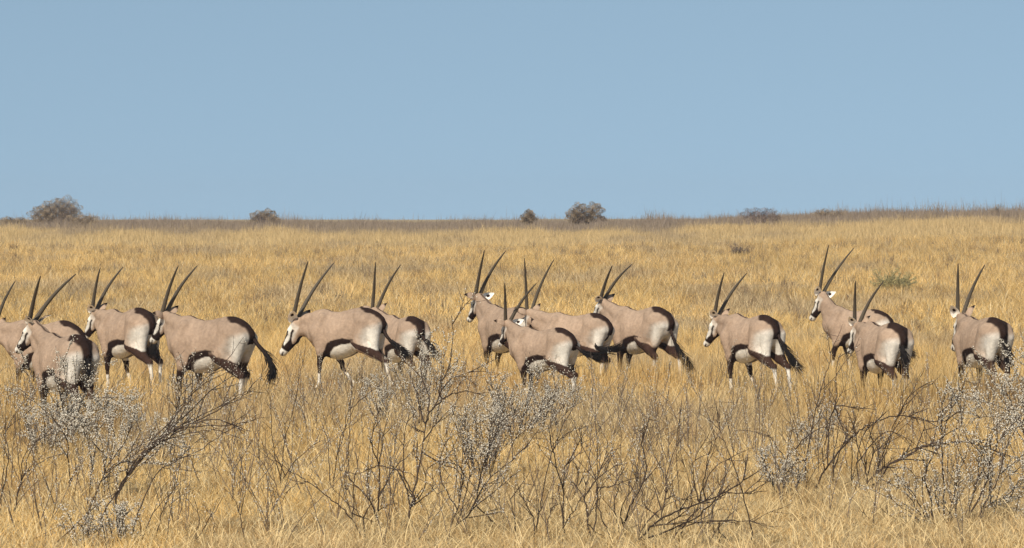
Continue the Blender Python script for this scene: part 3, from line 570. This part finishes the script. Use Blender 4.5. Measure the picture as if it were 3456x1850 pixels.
def oryx(P, legs, tail, ears, label, seed, tuft=1.0, belly=0., fat=1., rise=0.):
    tuft *= 1.35
    X, Y, s, th, ny, npi, hy, hp, ro, hl, sp0, nl, hs = P
    rr = np.random.default_rng(seed); poll, h, u, l, sp = head_frame(P)
    H = lambda a, b, c: poll+hs*(a*h+b*u+c*l)
    muz = H(.46, 0, 0)
    lo = np.minimum([min(-.84, -.74+.7*min([0]+[(v[0] if isinstance(v, tuple) else v) for v in legs.values()])), -.36, -.03], muz-.12); hi = np.maximum([.78, .36, 1.34], np.maximum(muz, poll)+.16)
    F = Field(np.minimum(lo, poll-.16), hi, .0135)
    prof = [(-.70, 1.01, .92, .04), (-.66, 1.07, .80, .11), (-.56, 1.13, .74, .165), (-.44, 1.175, .70, .20), (-.32, 1.18, .62-belly*.5, .22*fat),
             (-.18, 1.155, .535-belly, .25*fat), (0, 1.135, .485-belly, .262*fat), (.14, 1.16, .475-belly*.6, .245*fat), (.28, 1.215, .505, .205), (.40, 1.17, .58, .17), (.52, 1.10, .66, .13), (.60, 1.0, .78, .06)]
    lift = lambda xx: (.036+rise)*float(sst(.35, -.30, xx))
    F.torso([(a_, t_+lift(a_), b_+.2*lift(a_), w_) for a_, t_, b_, w_ in prof])
    # neck: crest and throat
    mid = np.array([.42, 0, 1.02])*.5+poll*.5
    F.cone((.36, 0, 1.06), mid+[0, 0, .03], .13, .095, .06); F.cone(mid+[0, 0, .03], poll-.03*h-.01*u, .095, .066, .05)
    F.cone((.47, 0, .88), mid+[.02, 0, -.10], .135, .10, .06); F.cone(mid+[.02, 0, -.10], H(.07, -.08, 0), .10, .066, .05)
    F.cone((.30, .0, 1.12), (.42, 0, 1.08), .07, .09, .05)
    # head
    F.cone(H(.0, .0, 0), H(.10, .0, 0), .072*hs, .068*hs, .03); F.cone(H(.10, .0, 0), H(.28, -.008, 0), .066*hs, .050*hs, .02)
    F.cone(H(.28, -.008, 0), H(.385, -.012, 0), .049*hs, .043*hs, .02)
    F.cone(H(.06, -.065, 0), H(.17, -.07, 0), .055*hs, .047*hs, .03); F.cone(H(.17, -.07, 0), H(.36, -.035, 0), .044*hs, .028*hs, .025)
    for sg in (1, -1):
        F.cone(H(.10, .028, sg*.048), H(.15, .02, sg*.044), .022*hs, .02*hs, .02)          # brow
        F.cone(H(.0, .035, sg*.03), H(-.03, .03, sg*.035), .03*hs, .03*hs, .02)             # horn pedicle
        F.cone(H(.38, .0, sg*.02), H(.39, -.01, sg*.022), .026*hs, .022*hs, .015)           # nostril pad
    for sg in (1, -1):      # shoulder blade, point of the hip, point of the shoulder
        F.cone((.27, sg*.135, 1.10), (.37, sg*.155, .84), .055, .065, .05); F.cone((-.33, sg*.15, 1.10+rise), (-.36, sg*.165, 1.04+rise), .045, .05, .05)
        F.cone((.50, sg*.075, .84), (.48, sg*.085, .80), .07, .07, .04)
    Xg, Yg, Zg = np.meshgrid(*F.ax, indexing='ij', sparse=True)
    F.f += (.0045*np.sin(9.5*Xg+seed)*np.sin(7*Zg+2*Yg+seed*1.7)+.0016*np.sin(46*Xg+10*Zg)*((Xg > -.25) & (Xg < .2) & (Zg > .6))).astype(np.float32)
    # legs
    J = []
    for nm, front, sg in (('nf', 1, 1), ('ff', 1, -1), ('nh', 0, 1), ('fh', 0, -1)):
        o = legs.get(nm, 0); o, up = o if isinstance(o, tuple) else (o, 0)
        if front:
            sh = np.array([.36, sg*.105, .88]); el = np.array([.285+o*.15, sg*.125, .60]); kn = np.array([.31+o*.55+up*.5, sg*.115, .37+up*.3]); ft = np.array([.295+o*.98, sg*.11, .115+up]); hf = np.array([.335+o, sg*.11, .022+up])
            F.cone(sh, el, .13, .082, .05); F.cone(el, kn+[0, 0, .03], .07, .039, .035); F.cone(kn+[0, 0, .03], kn-[0, 0, .03], .036, .034, .01)
            F.cone(kn-[0, 0, .03], ft, .0285, .024, .015); F.cone(ft, ft, .031, .031, .015); F.cone(ft, hf+[0, 0, .02], .025, .03, .01)
            F.cone(hf, hf+[.025, 0, -.0], .036, .027, .01)
            J.append((front, sg, [sh, el, kn, ft, hf]))
        else:
            hip = np.array([-.44, sg*.10, .985+rise]); st = np.array([-.30+o*.25, sg*.145, .70]); hk = np.array([-.59+o*.62, sg*.125, .45+up*.5]); ft = np.array([-.53+o*.98, sg*.12, .12+up]); hf = np.array([-.49+o, sg*.12, .022+up])
            F.cone(hip, st, .165, .115, .05); F.cone((-.58+o*.05, sg*.11, .93+rise), (-.50+o*.3, sg*.125, .62), .105, .062, .05)
            F.cone(st, (st+hk)/2+[0, 0, .0], .11, .078, .04); F.cone((st+hk)/2, hk, .078, .042, .03)
            F.cone(hk+[-.012, 0, .03], hk+[-.005, 0, -.02], .036, .032, .015); F.cone(hk, ft, .031, .0245, .015)
            F.cone(ft, ft, .031, .031, .015); F.cone(ft, hf+[0, 0, .02], .025, .03, .01); F.cone(hf, hf+[.025, 0, 0], .036, .027, .01)
            J.append((front, sg, [hip, st, hk, ft, hf]))
    V, Q = surface_nets(F.f, F.lo, F.h)
    # ---- coat colours, painted in the animal's own measure
    x, y, z = V.T; col = np.tile(BEIGE, (len(V), 1)); ay = np.abs(y)
    def mixc(m, c):
        nonlocal col; m = np.clip(m, 0, 1)[:, None]; col = col*(1-m)+c*m
    jit = .012*(vnoise(x*30, z*30+y*17, 3)-.5)+.03*(vnoise(x*7, z*7+y*9, 4)-.5)
    # lighter chest side / lower neck, slightly greyer back
    mixc(.25*sst(1.0, 1.2, z), BEIGE*.82); mixc(.25*(1-sst(.6, .85, z)), BEIGE*1.2)
    sp_ = lambda e0, e1, v: sst(e0, e1, v)
    tor = (x < .24).astype(float)
    # flank stripe and white belly
    zt = np.interp(x, [-.5, -.30, -.12, .02, .12, .18, .22, .27], [.72, .765, .785, .765, .715, .65, .585, .50])+jit
    th_ = np.interp(x, [-.5, -.30, -.12, .02, .10, .16, .24], [.045, .05, .07, .10, .14, .19, .27])
    tm = sp_(.265, .24, x)*sp_(-.37, -.32, x)
    # haunch and lower thigh
    hx = sp_(-.30, -.55, x+.5*np.abs(z-.80)+jit*3)*sp_(1.0, .86, z+.25*(x+.5)+jit)*sp_(.56, .64, z)
    hx = np.maximum(hx, sp_(-.58, -.66, x)*sp_(.98, .90, z))
    mixc(hx*.92, WHITE*.95)
    back = sp_(-.30, -.37, x)
    dark_thigh = np.zeros(len(V))
    leg_id = np.zeros(len(V), int)-1
    for k, (front, sg, jt) in enumerate(J):
        side = (np.sign(y) == sg)
        if front:
            t = np.clip((jt[1][2]-z)/(jt[1][2]-jt[2][2]), 0, 1)
            ax = jt[1][0]+(jt[2][0]-jt[1][0])*t
            near = side & (z < .70) & (np.abs(x-np.where(z > jt[2][2], ax, jt[2][0]+(jt[3][0]-jt[2][0])*np.clip((jt[2][2]-z)/(jt[2][2]-jt[3][2]), 0, 1))) < .085+.1*np.clip(z-.6, 0, 1)) & (ay > .05)
            up_ = near*sp_(.55, .50, z+jit*1.5)*sp_(.245, .275, z+jit)
            mixc(up_, DARK*1.3)
            mixc(near*sp_(.275, .245, z+jit), WHITE)
            fr = near*sp_(.012, .02, x-(jt[2][0]+(jt[3][0]-jt[2][0])*np.clip((jt[2][2]-z)/.25, 0, 1)))*(z < .26)*(z > .12)
            mixc(fr*.7, BROWN); mixc(side*(z < .045)*near, DARK)
        else:
            st, hk, ft = jt[1], jt[2], jt[3]
            t = np.clip((st[2]-z)/(st[2]-hk[2]), 0, 1); ax = st[0]+(hk[0]-st[0])*t
            low = np.clip((hk[2]-z)/(hk[2]-ft[2]), 0, 1); ax2 = hk[0]+(ft[0]-hk[0])*low
            leg = side & (ay > .03) & (np.where(z > hk[2], x < ax+.14-.07*t, np.abs(x-ax2) < .10)) & (z < .76)
            # front edge of the thigh brown, spreading to the whole gaskin
            edge = ax+.085-.24*sp_(.78, .62, z)-.05*t+jit*2
            m = leg*sp_(-.015, .02, x-edge)*sp_(.78, .71, z)*sp_(hk[2]-.05, hk[2]-.01, z)
            m = np.maximum(m, leg*sp_(.66, .60, z+jit)*sp_(hk[2]-.05, hk[2]-.01, z))
            dark_thigh = np.maximum(dark_thigh, m)
            mixc(m, BROWN*.95)
            mixc(leg*sp_(hk[2]-.01, hk[2]-.05, z+jit), WHITE)
            fr = leg*sp_(.006, .016, x-ax2)*(z < hk[2]-.06)*(z > .15)
            mixc(fr*.45, BROWN); mixc(leg*(z < .045), DARK)
    clear = 1-np.clip(dark_thigh*1.5, 0, 1)
    legv = np.zeros(len(V), bool)
    for front, sg, jt in J:
        if not front:
            st, hk = jt[1], jt[2]; t = np.clip((st[2]-z)/(st[2]-hk[2]), 0, 1); ax = st[0]+(hk[0]-st[0])*t
            legv |= (np.sign(y) == sg) & (ay > .04) & (x < ax+.095-.03*t) & (z < .76)
        else:
            legv |= (z < .455)
    bm = tm*clear*(~legv)*(x > -.46)
    mixc(bm*sp_(zt-th_+.008, zt-th_-.012, z), WHITE)
    mixc(bm*sp_(zt+.010, zt-.008, z)*sp_(zt-th_-.010, zt-th_+.006, z), DARK*1.1)
    mixc(bm*sp_(.05, .03, ay)*(z < .7)*.8, BROWN)                       # dark line under the belly
    # croup patch, dorsal line, mane line
    zc_ = np.interp(x, [-.70, -.62, -.52, -.42, -.33, -.28, -.24], [.965, 1.015, 1.078, 1.13, 1.17, 1.21, 1.28])+jit*1.5
    zc_ = zc_+.028+rise
    lw_ = np.interp(x, [-.70, -.60, -.50, -.40, -.28], [.065, .105, .150, .165, .14])+jit*2
    mixc(sp_(-.010, .014, z-zc_)*(x < -.2)*sp_(.018, -.012, ay-lw_), DARK*1.45)
    mixc(sp_(.085, .05, ay)*sp_(-.55, -.6, x)*(z > .86), DARK*1.2)
    mixc(sp_(.022, .012, ay)*(x > -.3)*(x < .42)*(z > 1.10), DARK*1.8)
    # neck crest line
    nd = poll-np.array([.36, 0, 1.16]); tt = ((V-np.array([.36, 0, 1.16]))@nd)/nd.dot(nd); cr_ = V-(np.array([.36, 0, 1.16])+np.clip(tt, 0, 1)[:, None]*nd)
    lat = np.abs(cr_@np.array([-nd[1], nd[0], 0])/(np.hypot(nd[0], nd[1])+1e-9))
    mixc((tt > 0)*(tt < .93)*(cr_[:, 2] > -.035)*sp_(.020, .010, lat)*.85, DARK*2)
    # head markings
    q = (V-poll)/hs; a, b, c = q@h, q@u, q@l; ac = np.abs(c)
    hd = (a > -.05)*(a < .5)*(np.abs(b) < .16)*(ac < .12); hd = hd & ((V-poll)@h > -.06)
    hd = hd*sp_(-.03, .0, a-.0*b)
    fa = hd*sp_(.035, .075, a+.6*b)                                     # face proper
    mixc(fa*sp_(-.062, -.040, b), WHITE)
    mixc(hd*sp_(-.02, .02, a)*sp_(-.10, -.06, b)*.5, WHITE)
    g = 1.2*jit
    mixc(hd*sp_(.026, .020, ac)*(b > .03)*sp_(-.02, .0, a)*sp_(.125, .11, a), DARK)                       # forehead
    front = hd*sp_(.012, .020, b+.06*np.clip(a-.12, 0, .2)+g)*sp_(.105, .14, a)*sp_(.335, .32, a)
    front = np.maximum(front, hd*sp_(.0, .010, b-.018+.30*np.clip(a-.22, 0, .2)+g)*sp_(.13, .16, a)*sp_(.335, .32, a))
    mixc(front, DARK)
    cb = -.030-.03*sp_(.1, .3, a)*0                                     # cheek stripe centre
    wdt = .013+.038*sp_(.15, .30, a)
    mixc(hd*sp_(wdt+.006, wdt-.004, np.abs(b-cb+.036*sp_(.1, .25, a)))*sp_(.055, .075, a)*sp_(.335, .32, a)*(ac > .008), DARK)
    mixc(hd*sp_(.285, .30, a+g)*sp_(.345, .33, a), DARK)                # band over the muzzle
    mixc(hd*sp_(.335, .345, a), WHITE)
    mixc(hd*sp_(.012, .006, np.abs(b+.032))*(a > .36), DARK*2)            # mouth
    mixc(hd*sp_(.014, .008, np.hypot(ac-.026, b-.002))*(a > .405), DARK)  # nostril
    mixc((a > .0)*(a < .32)*(hd > .5)*(b < -.088)*(ac < .03), DARK)       # throat line
    col *= (1+.22*(vnoise(x*5+seed, z*6+y*5, 12)-.5)+.16*(vnoise(x*16, z*16+y*11, 8)-.5)+.14*(vnoise(x*60, z*60+y*41, 9)-.5))[:, None]*(.94+.12*rr.random())
    org = (X, Y, float(ground_z(X, Y)))
    root = empty('oryx', org, math.pi-R(th), s); tag(root, label, 'oryx', 'oryx herd walking through the grass')
    body = link('body', mesh_np('body', V, [Q], col, True), M_fur, root)
    sm = body.modifiers.new('smooth', 'SMOOTH'); sm.factor = .5; sm.iterations = 2
    # ---- horns: ringed lower half, faint backward curve
    for sg in (1, -1):
        hb = H(-.01, .055, sg*.035); d = (-h*math.cos(sp)+sg*l*math.sin(sp)); d = d*math.cos(R(4))+u*math.sin(R(4))
        n = 90; t = np.linspace(0, 1, n); bow = np.sin(t*math.pi)*.03*(1+.3*rr.random())
        Pc = hb+np.outer(t*hl-.03*(t < .01), d)+np.outer(bow, u-.4*sg*l)
        ring = 1+.07*np.sin(t*hl/.021*2*math.pi)*(t < .58)*(1-t)
        rad = (.0265*(1-t)**.6+.0035)*ring*(hs*.5+.5); rad[-1] = .001
        A = np.cross(d, [0, 0, 1.]); A /= np.linalg.norm(A); B = np.cross(d, A); K = 10; an = np.arange(K)*2*math.pi/K
        Vh = (Pc[:, None]+rad[:, None, None]*(np.cos(an)[None, :, None]*A+np.sin(an)[None, :, None]*B)).reshape(-1, 3)
        i = np.arange(n-1)[:, None]*K; j = np.arange(K)[None]
        q4 = np.stack([i+j, i+(j+1) % K, i+K+(j+1) % K, i+K+j], -1).reshape(-1, 4)
        ch = np.array([.105, .083, .058])*(1-.4*t[:, None])*(.8+.4*ring[:, None]-.2)
        link('horn', mesh_np('horn', Vh, [q4], np.repeat(ch, K, 0), True), M_horn, root)
    # ---- ears: cupped leaf shapes
    for sg, (ea, eb, ec, ex) in zip((1, -1), ears):
        # ea, eb, ec: pointing along head back / up / side; ex: where the opening looks (x, y, z of the animal)
        e0 = H(-.005, .012, sg*.070); dr = -ea*h+eb*u+ec*sg*l; dr = dr/np.linalg.norm(dr)
        op = np.array(ex, float); op -= dr*op.dot(dr); op /= np.linalg.norm(op); sd_ = np.cross(dr, op)
        n, m = 24, 21; T_ = np.linspace(0, 1, n); S_ = np.linspace(-1, 1, m); L = .185*hs; Ve = []; Ce = []
        for side in (0, 1):
            for t in T_:
                wd = .060*hs*math.sin(math.pi*min(1, .16+.84*t)**.9)**.75 if t < 1 else .002
                for q_ in S_:
                    an = q_*.75*(1-.35*t)
                    p = e0+dr*(L*t)+sd_*wd*math.sin(an)/math.sin(.75)*1.05-op*(wd*(math.cos(an)-.4)-.012*t*t)-op*side*.006
                    Ve.append(p)
                    rim = abs(q_) > .86 or t > .93
                    if side: cc = BEIGE*1.15*(1-sst(.68, .86, t))+DARK*sst(.68, .86, t)
                    else: cc = DARK*2 if (t > .97 or ((q_/.36)**2+((t-.50)/.15)**2 < 1)) else WHITE*1.45
                    Ce.append(cc)
        q4 = []
        for side in (0, 1):
            for i_ in range(n-1):
                for j_ in range(m-1):
                    b0 = side*n*m+i_*m+j_; f4 = [b0, b0+1, b0+m+1, b0+m]; q4.append(f4 if side else f4[::-1])
        for i_ in range(n-1):
            for j_ in (0, m-1):
                b0 = i_*m+j_; q4.append([b0, b0+m, b0+m+n*m, b0+n*m])
        link('ear', mesh_np('ear', Ve, [np.array(q4)], np.array(Ce), True), M_fur, root)
    # ---- eyes
    for sg in (1, -1):
        bm_ = bpy.data.meshes.new('eye'); import bmesh
        b_ = bmesh.new(); bmesh.ops.create_uvsphere(b_, u_segments=12, v_segments=8, radius=.017*hs); b_.to_mesh(bm_); b_.free()
        e = link('eye', bm_, M_eye, root); e.location = H(.125, .022, sg*.057)
    # ---- tail: dock with a long black brush
    tp = smooth_poly(np.array(tail, float), 6); m = len(tp); tl = Tw(seed)
    dock = tp[:int(m*.62)]
    tl.tube(dock, .034, .016, (.03, .018, .014)); 
    for k_ in range(int(170*tuft)):
        i0 = int(m*(.25+.42*rr.random()**.6)); i0 = min(i0, m-4); i1 = min(m-1, i0+int(m*(.25+.35*rr.random())))
        seg = tp[i0:i1+1:2]
        if len(seg) < 3: seg = tp[m-4:m]
        off = rr.normal(0, .010, 3); o2 = rr.normal(0, .030*tuft, 3); tq = np.linspace(0, 1, len(seg))[:, None]
        P_ = seg+off+o2*tq**1.2; P_[-1] += (seg[-1]-seg[-2])*.25*rr.random()
        tl.tube(P_, .0055, .002, (.012, .009, .008))
    tr_ = link('tail', mesh_np('tail', np.concatenate(tl.V), [np.concatenate(tl.F)], np.concatenate(tl.c), True), M_hair, root)
    return root
HERD = [
    ((-6.892,53.641,1.014,26.455,-0.062,11.038,-23.371,61.728,-5.413,0.761,10.746,0.419,1.027), dict(nf=.05,ff=-.2,nh=-.1,fh=.15), [[-0.662, -0.001, 1.007], [-0.718, 0.004, 0.904], [-0.754, 0.019, 0.756], [-0.764, 0.048, 0.609]], ((.25,.15,1,(1,.2,-.3)), (.9,.1,.38,(.2,-1,0))), 'oryx cut by the left edge, only one horn and its hump in view behind another', 5, 1.0, 0, 1),
    ((-5.738,46.683,1.037,57.593,6.649,39.958,13.768,44.071,2.587,0.841,17.414,0.442,1.118), dict(nf=.0,ff=-.15,nh=-.15,fh=.1), [[-0.636, 0.038, 1.044], [-0.686, 0.014, 0.97], [-0.719, 0.016, 0.846], [-0.755, 0.013, 0.709]], ((.8,.1,.55,(-.7,.75,.1)), (.7,.1,.6,(-.3,-.9,.2))), 'oryx nearest the left edge standing in front of another, horns spread widest', 6, 1.0, 0, 1),
    ((-6.071,57.426,1.066,49.926,-3.371,17.681,8.586,55.296,0.113,0.798,13.893,0.418,1.087), dict(nf=-.0,ff=-.30,nh=-.36,fh=-.2), [[-0.647, 0.016, 1.048], [-0.708, -0.014, 0.928], [-0.741, -0.009, 0.809], [-0.755, 0.018, 0.689], [-0.788, 0.023, 0.54]], ((.8,.1,.55,(-.7,.75,.1)), (.9,.1,.38,(.2,-1,0))), 'oryx with its rump before the face of the next one, grey hind leg stretched back', 7, 1.0, 0, 1, 0.035),
    ((-4.286,51.539,1.105,32.041,-14.049,29.5,-6.591,51.765,-0.948,0.776,10.359,0.37,0.989), dict(nf=.12,ff=-.15,nh=-.05,fh=.12), [[-0.683, -0.014, 0.967], [-0.768, -0.035, 0.846], [-0.888, -0.076, 0.699], [-0.95, -0.082, 0.551], [-0.949, -0.048, 0.417]], ((.25,.15,1,(1,.2,-.3)), (.9,.1,.38,(.2,-1,0))), 'oryx seen full side on with its long black tail hanging clear to the grass', 8, 1.0, 0, 1, 0.0),
    ((-2.554,55.224,1.017,27.919,-8.214,-2.047,-2.637,57.559,-3.864,1.042,15.614,0.405,1.319), dict(nf=.05,ff=-.42,nh=-.36,fh=-.12), [[-0.666, -0.003, 0.983], [-0.747, -0.014, 0.816], [-0.869, -0.046, 0.696], [-0.977, -0.071, 0.605], [-1.059, -0.082, 0.538]], ((.8,.1,.55,(-.7,.75,.1)), (.9,.1,.38,(.2,-1,0))), 'biggest oryx, head lowest with a white muzzle, hind leg stepping far back', 9, 1.0, 0.02, 1.05, 0.035),
    ((-1.761,57.996,1.029,62.195,10.291,32.582,1.006,54.736,-10.348,0.877,11.291,0.438,1.048), dict(nf=.1,ff=-.1,nh=-.1,fh=-.2), [[-0.668, -0.014, 0.996], [-0.709, -0.029, 0.887], [-0.78, -0.099, 0.794], [-0.836, -0.141, 0.685], [-0.885, -0.169, 0.591]], ((.25,.15,1,(1,.2,-.3)), (.9,.1,.38,(.2,-1,0))), 'oryx half hidden behind the rump of the biggest one, white haunches turned away', 10, 1.0, 0, 1),
    ((-0.108,58.947,1.082,57.100,-1.659,40.843,1.511,51.118,-1.283,0.856,10.588,0.437,1.054), dict(nf=.05,ff=.15,nh=-.1,fh=.1), [[-0.656, 0.006, 1.099], [-0.698, -0.008, 0.98], [-0.735, -0.014, 0.775], [-0.759, 0.001, 0.605]], ((.25,.15,1,(1,.2,-.3)), (.5,.0,.9,(-.8,.3,.2))), 'tall oryx with raised head and ears out sideways, behind two overlapping ones', 11, 1.0, 0, 1, -0.02),
    ((0.420,52.917,0.918,41.457,-14.426,33.720,-20.855,50.699,-1.483,0.812,17.655,0.419,1.070), dict(nf=-.1,ff=.0,nh=-.28,fh=-.02), [[-0.65, 0.009, 0.97], [-0.753, -0.039, 0.89], [-0.842, -0.074, 0.818], [-0.958, -0.133, 0.774], [-1.088, -0.204, 0.748]], ((.25,.15,1,(1,.2,-.3)), (.5,.0,.9,(-.8,.3,.2))), 'small oryx standing in front of two others behind the white flowering shrub', 12, 1.0, 0, 1),
    ((0.980,57.787,0.997,34.803,5.894,23.942,-28.755,63.466,-3.605,0.958,13.489,0.433,1.042), dict(nf=-.0,ff=.1,nh=-.05,fh=.05), [[-0.667, -0.005, 0.954], [-0.641, 0.05, 0.813], [-0.547, 0.152, 0.754], [-0.564, 0.177, 0.674], [-0.703, 0.117, 0.638], [-0.841, 0.057, 0.654], [-0.931, 0.032, 0.699]], ((.25,.15,1,(1,.2,-.3)), (.9,.1,.38,(.2,-1,0))), 'oryx whose face is hidden, tail swinging under its rump between two others', 13, 1.0, 0, 1),
    ((2.050,58.807,1.054,47.988,4.164,35.727,-7.180,41.861,3.315,0.785,11.833,0.439,1.026), dict(nf=.0,ff=.1,nh=.18,fh=-.25), [[-0.655, 0.005, 0.962], [-0.705, -0.007, 0.805], [-0.777, -0.045, 0.621], [-0.86, -0.094, 0.464], [-0.966, -0.17, 0.28]], ((.8,.1,.55,(-.7,.75,.1)), (.9,.1,.38,(.2,-1,0))), 'oryx right of the tight cluster with face cut off by a dark rump', 14, 1.0, 0, 1, 0.01),
    ((3.596,55.502,1.027,58.101,-3.597,14.531,11.008,54.988,-1.770,0.812,14.422,0.417,1.128), dict(nf=.0,ff=-.32,nh=-.35,fh=-.35), [[-0.661, -0.001, 1.04], [-0.712, -0.029, 0.905], [-0.776, -0.076, 0.755], [-0.856, -0.148, 0.59], [-0.951, -0.246, 0.411]], ((.8,.1,.55,(-.7,.75,.1)), (.9,.1,.38,(.2,-1,0))), 'oryx standing alone with all four white feet showing, brush tail held right', 15, 1.0, 0, 1),
    ((5.957,63.404,0.979,30.713,-4.363,58.889,-11.824,57.988,-9.357,1.005,15.904,0.452,1.192), dict(nf=.1,ff=-.15,nh=-.1,fh=.1), [[-0.63, 0.018, 0.963], [-0.79, -0.041, 0.794], [-0.933, -0.091, 0.53], [-1.06, -0.131, 0.36]], ((.8,.1,.55,(-.7,.75,.1)), (.5,.0,.9,(-.8,.3,.2))), 'oryx with the highest head and longest horns, behind a smaller one on the right', 16, 1.0, 0, 1, -0.04),
    ((5.288,52.331,1.005,68.802,-6.055,17.110,5.518,58.008,-3.237,0.742,15.176,0.418,1.069), dict(nf=.05,ff=-.1,nh=-.1,fh=.1), [[-0.645, 0.038, 1.045], [-0.68, 0.031, 0.925], [-0.718, 0.016, 0.805], [-0.761, -0.012, 0.655]], ((.8,.1,.55,(-.7,.75,.1)), (.9,.1,.38,(.2,-1,0))), 'small oryx in the grass in front of the one with the highest head', 17, 1.0, 0, 1, 0.012),
    ((6.898,53.804,1.044,69.919,-16.414,23.010,6.020,65.662,-6.987,0.818,12.145,0.418,1.192), dict(nf=.12,ff=-.1,nh=-.1,fh=.05), [[-0.653, 0.018, 1.063], [-0.688, 0.007, 0.932], [-0.732, -0.029, 0.775], [-0.771, -0.053, 0.552]], ((.8,.1,.55,(-.7,.75,.1)), (.9,.1,.38,(.2,-1,0))), 'last oryx at the right end of the herd, walking off alone', 18, 1.0, 0, 1, 0.01),
]
for a in HERD: oryx(*a)
# thin air between the camera and the far rise
def haze():
    me = mesh_np('haze', [(x, y, z) for x in (-160, 160) for y in (-12, 560) for z in (-2.5, 8)],
                 [np.array([[0, 1, 3, 2], [4, 6, 7, 5], [0, 4, 5, 1], [2, 3, 7, 6], [0, 2, 6, 4], [1, 5, 7, 3]])])
    m = bpy.data.materials.new('air'); m.use_nodes = True; n = m.node_tree; n.nodes.remove(n.nodes['Principled BSDF'])
    v = n.nodes.new('ShaderNodeVolumePrincipled'); v.inputs['Color'].default_value = (.9, .92, 1, 1); v.inputs['Density'].default_value = .00032
    v.inputs['Anisotropy'].default_value = .2
    n.links.new(v.outputs[0], n.nodes['Material Output'].inputs['Volume'])
    tag(link('haze', me, m), 'thin pale haze over the plain', 'haze', kind='stuff')
haze()
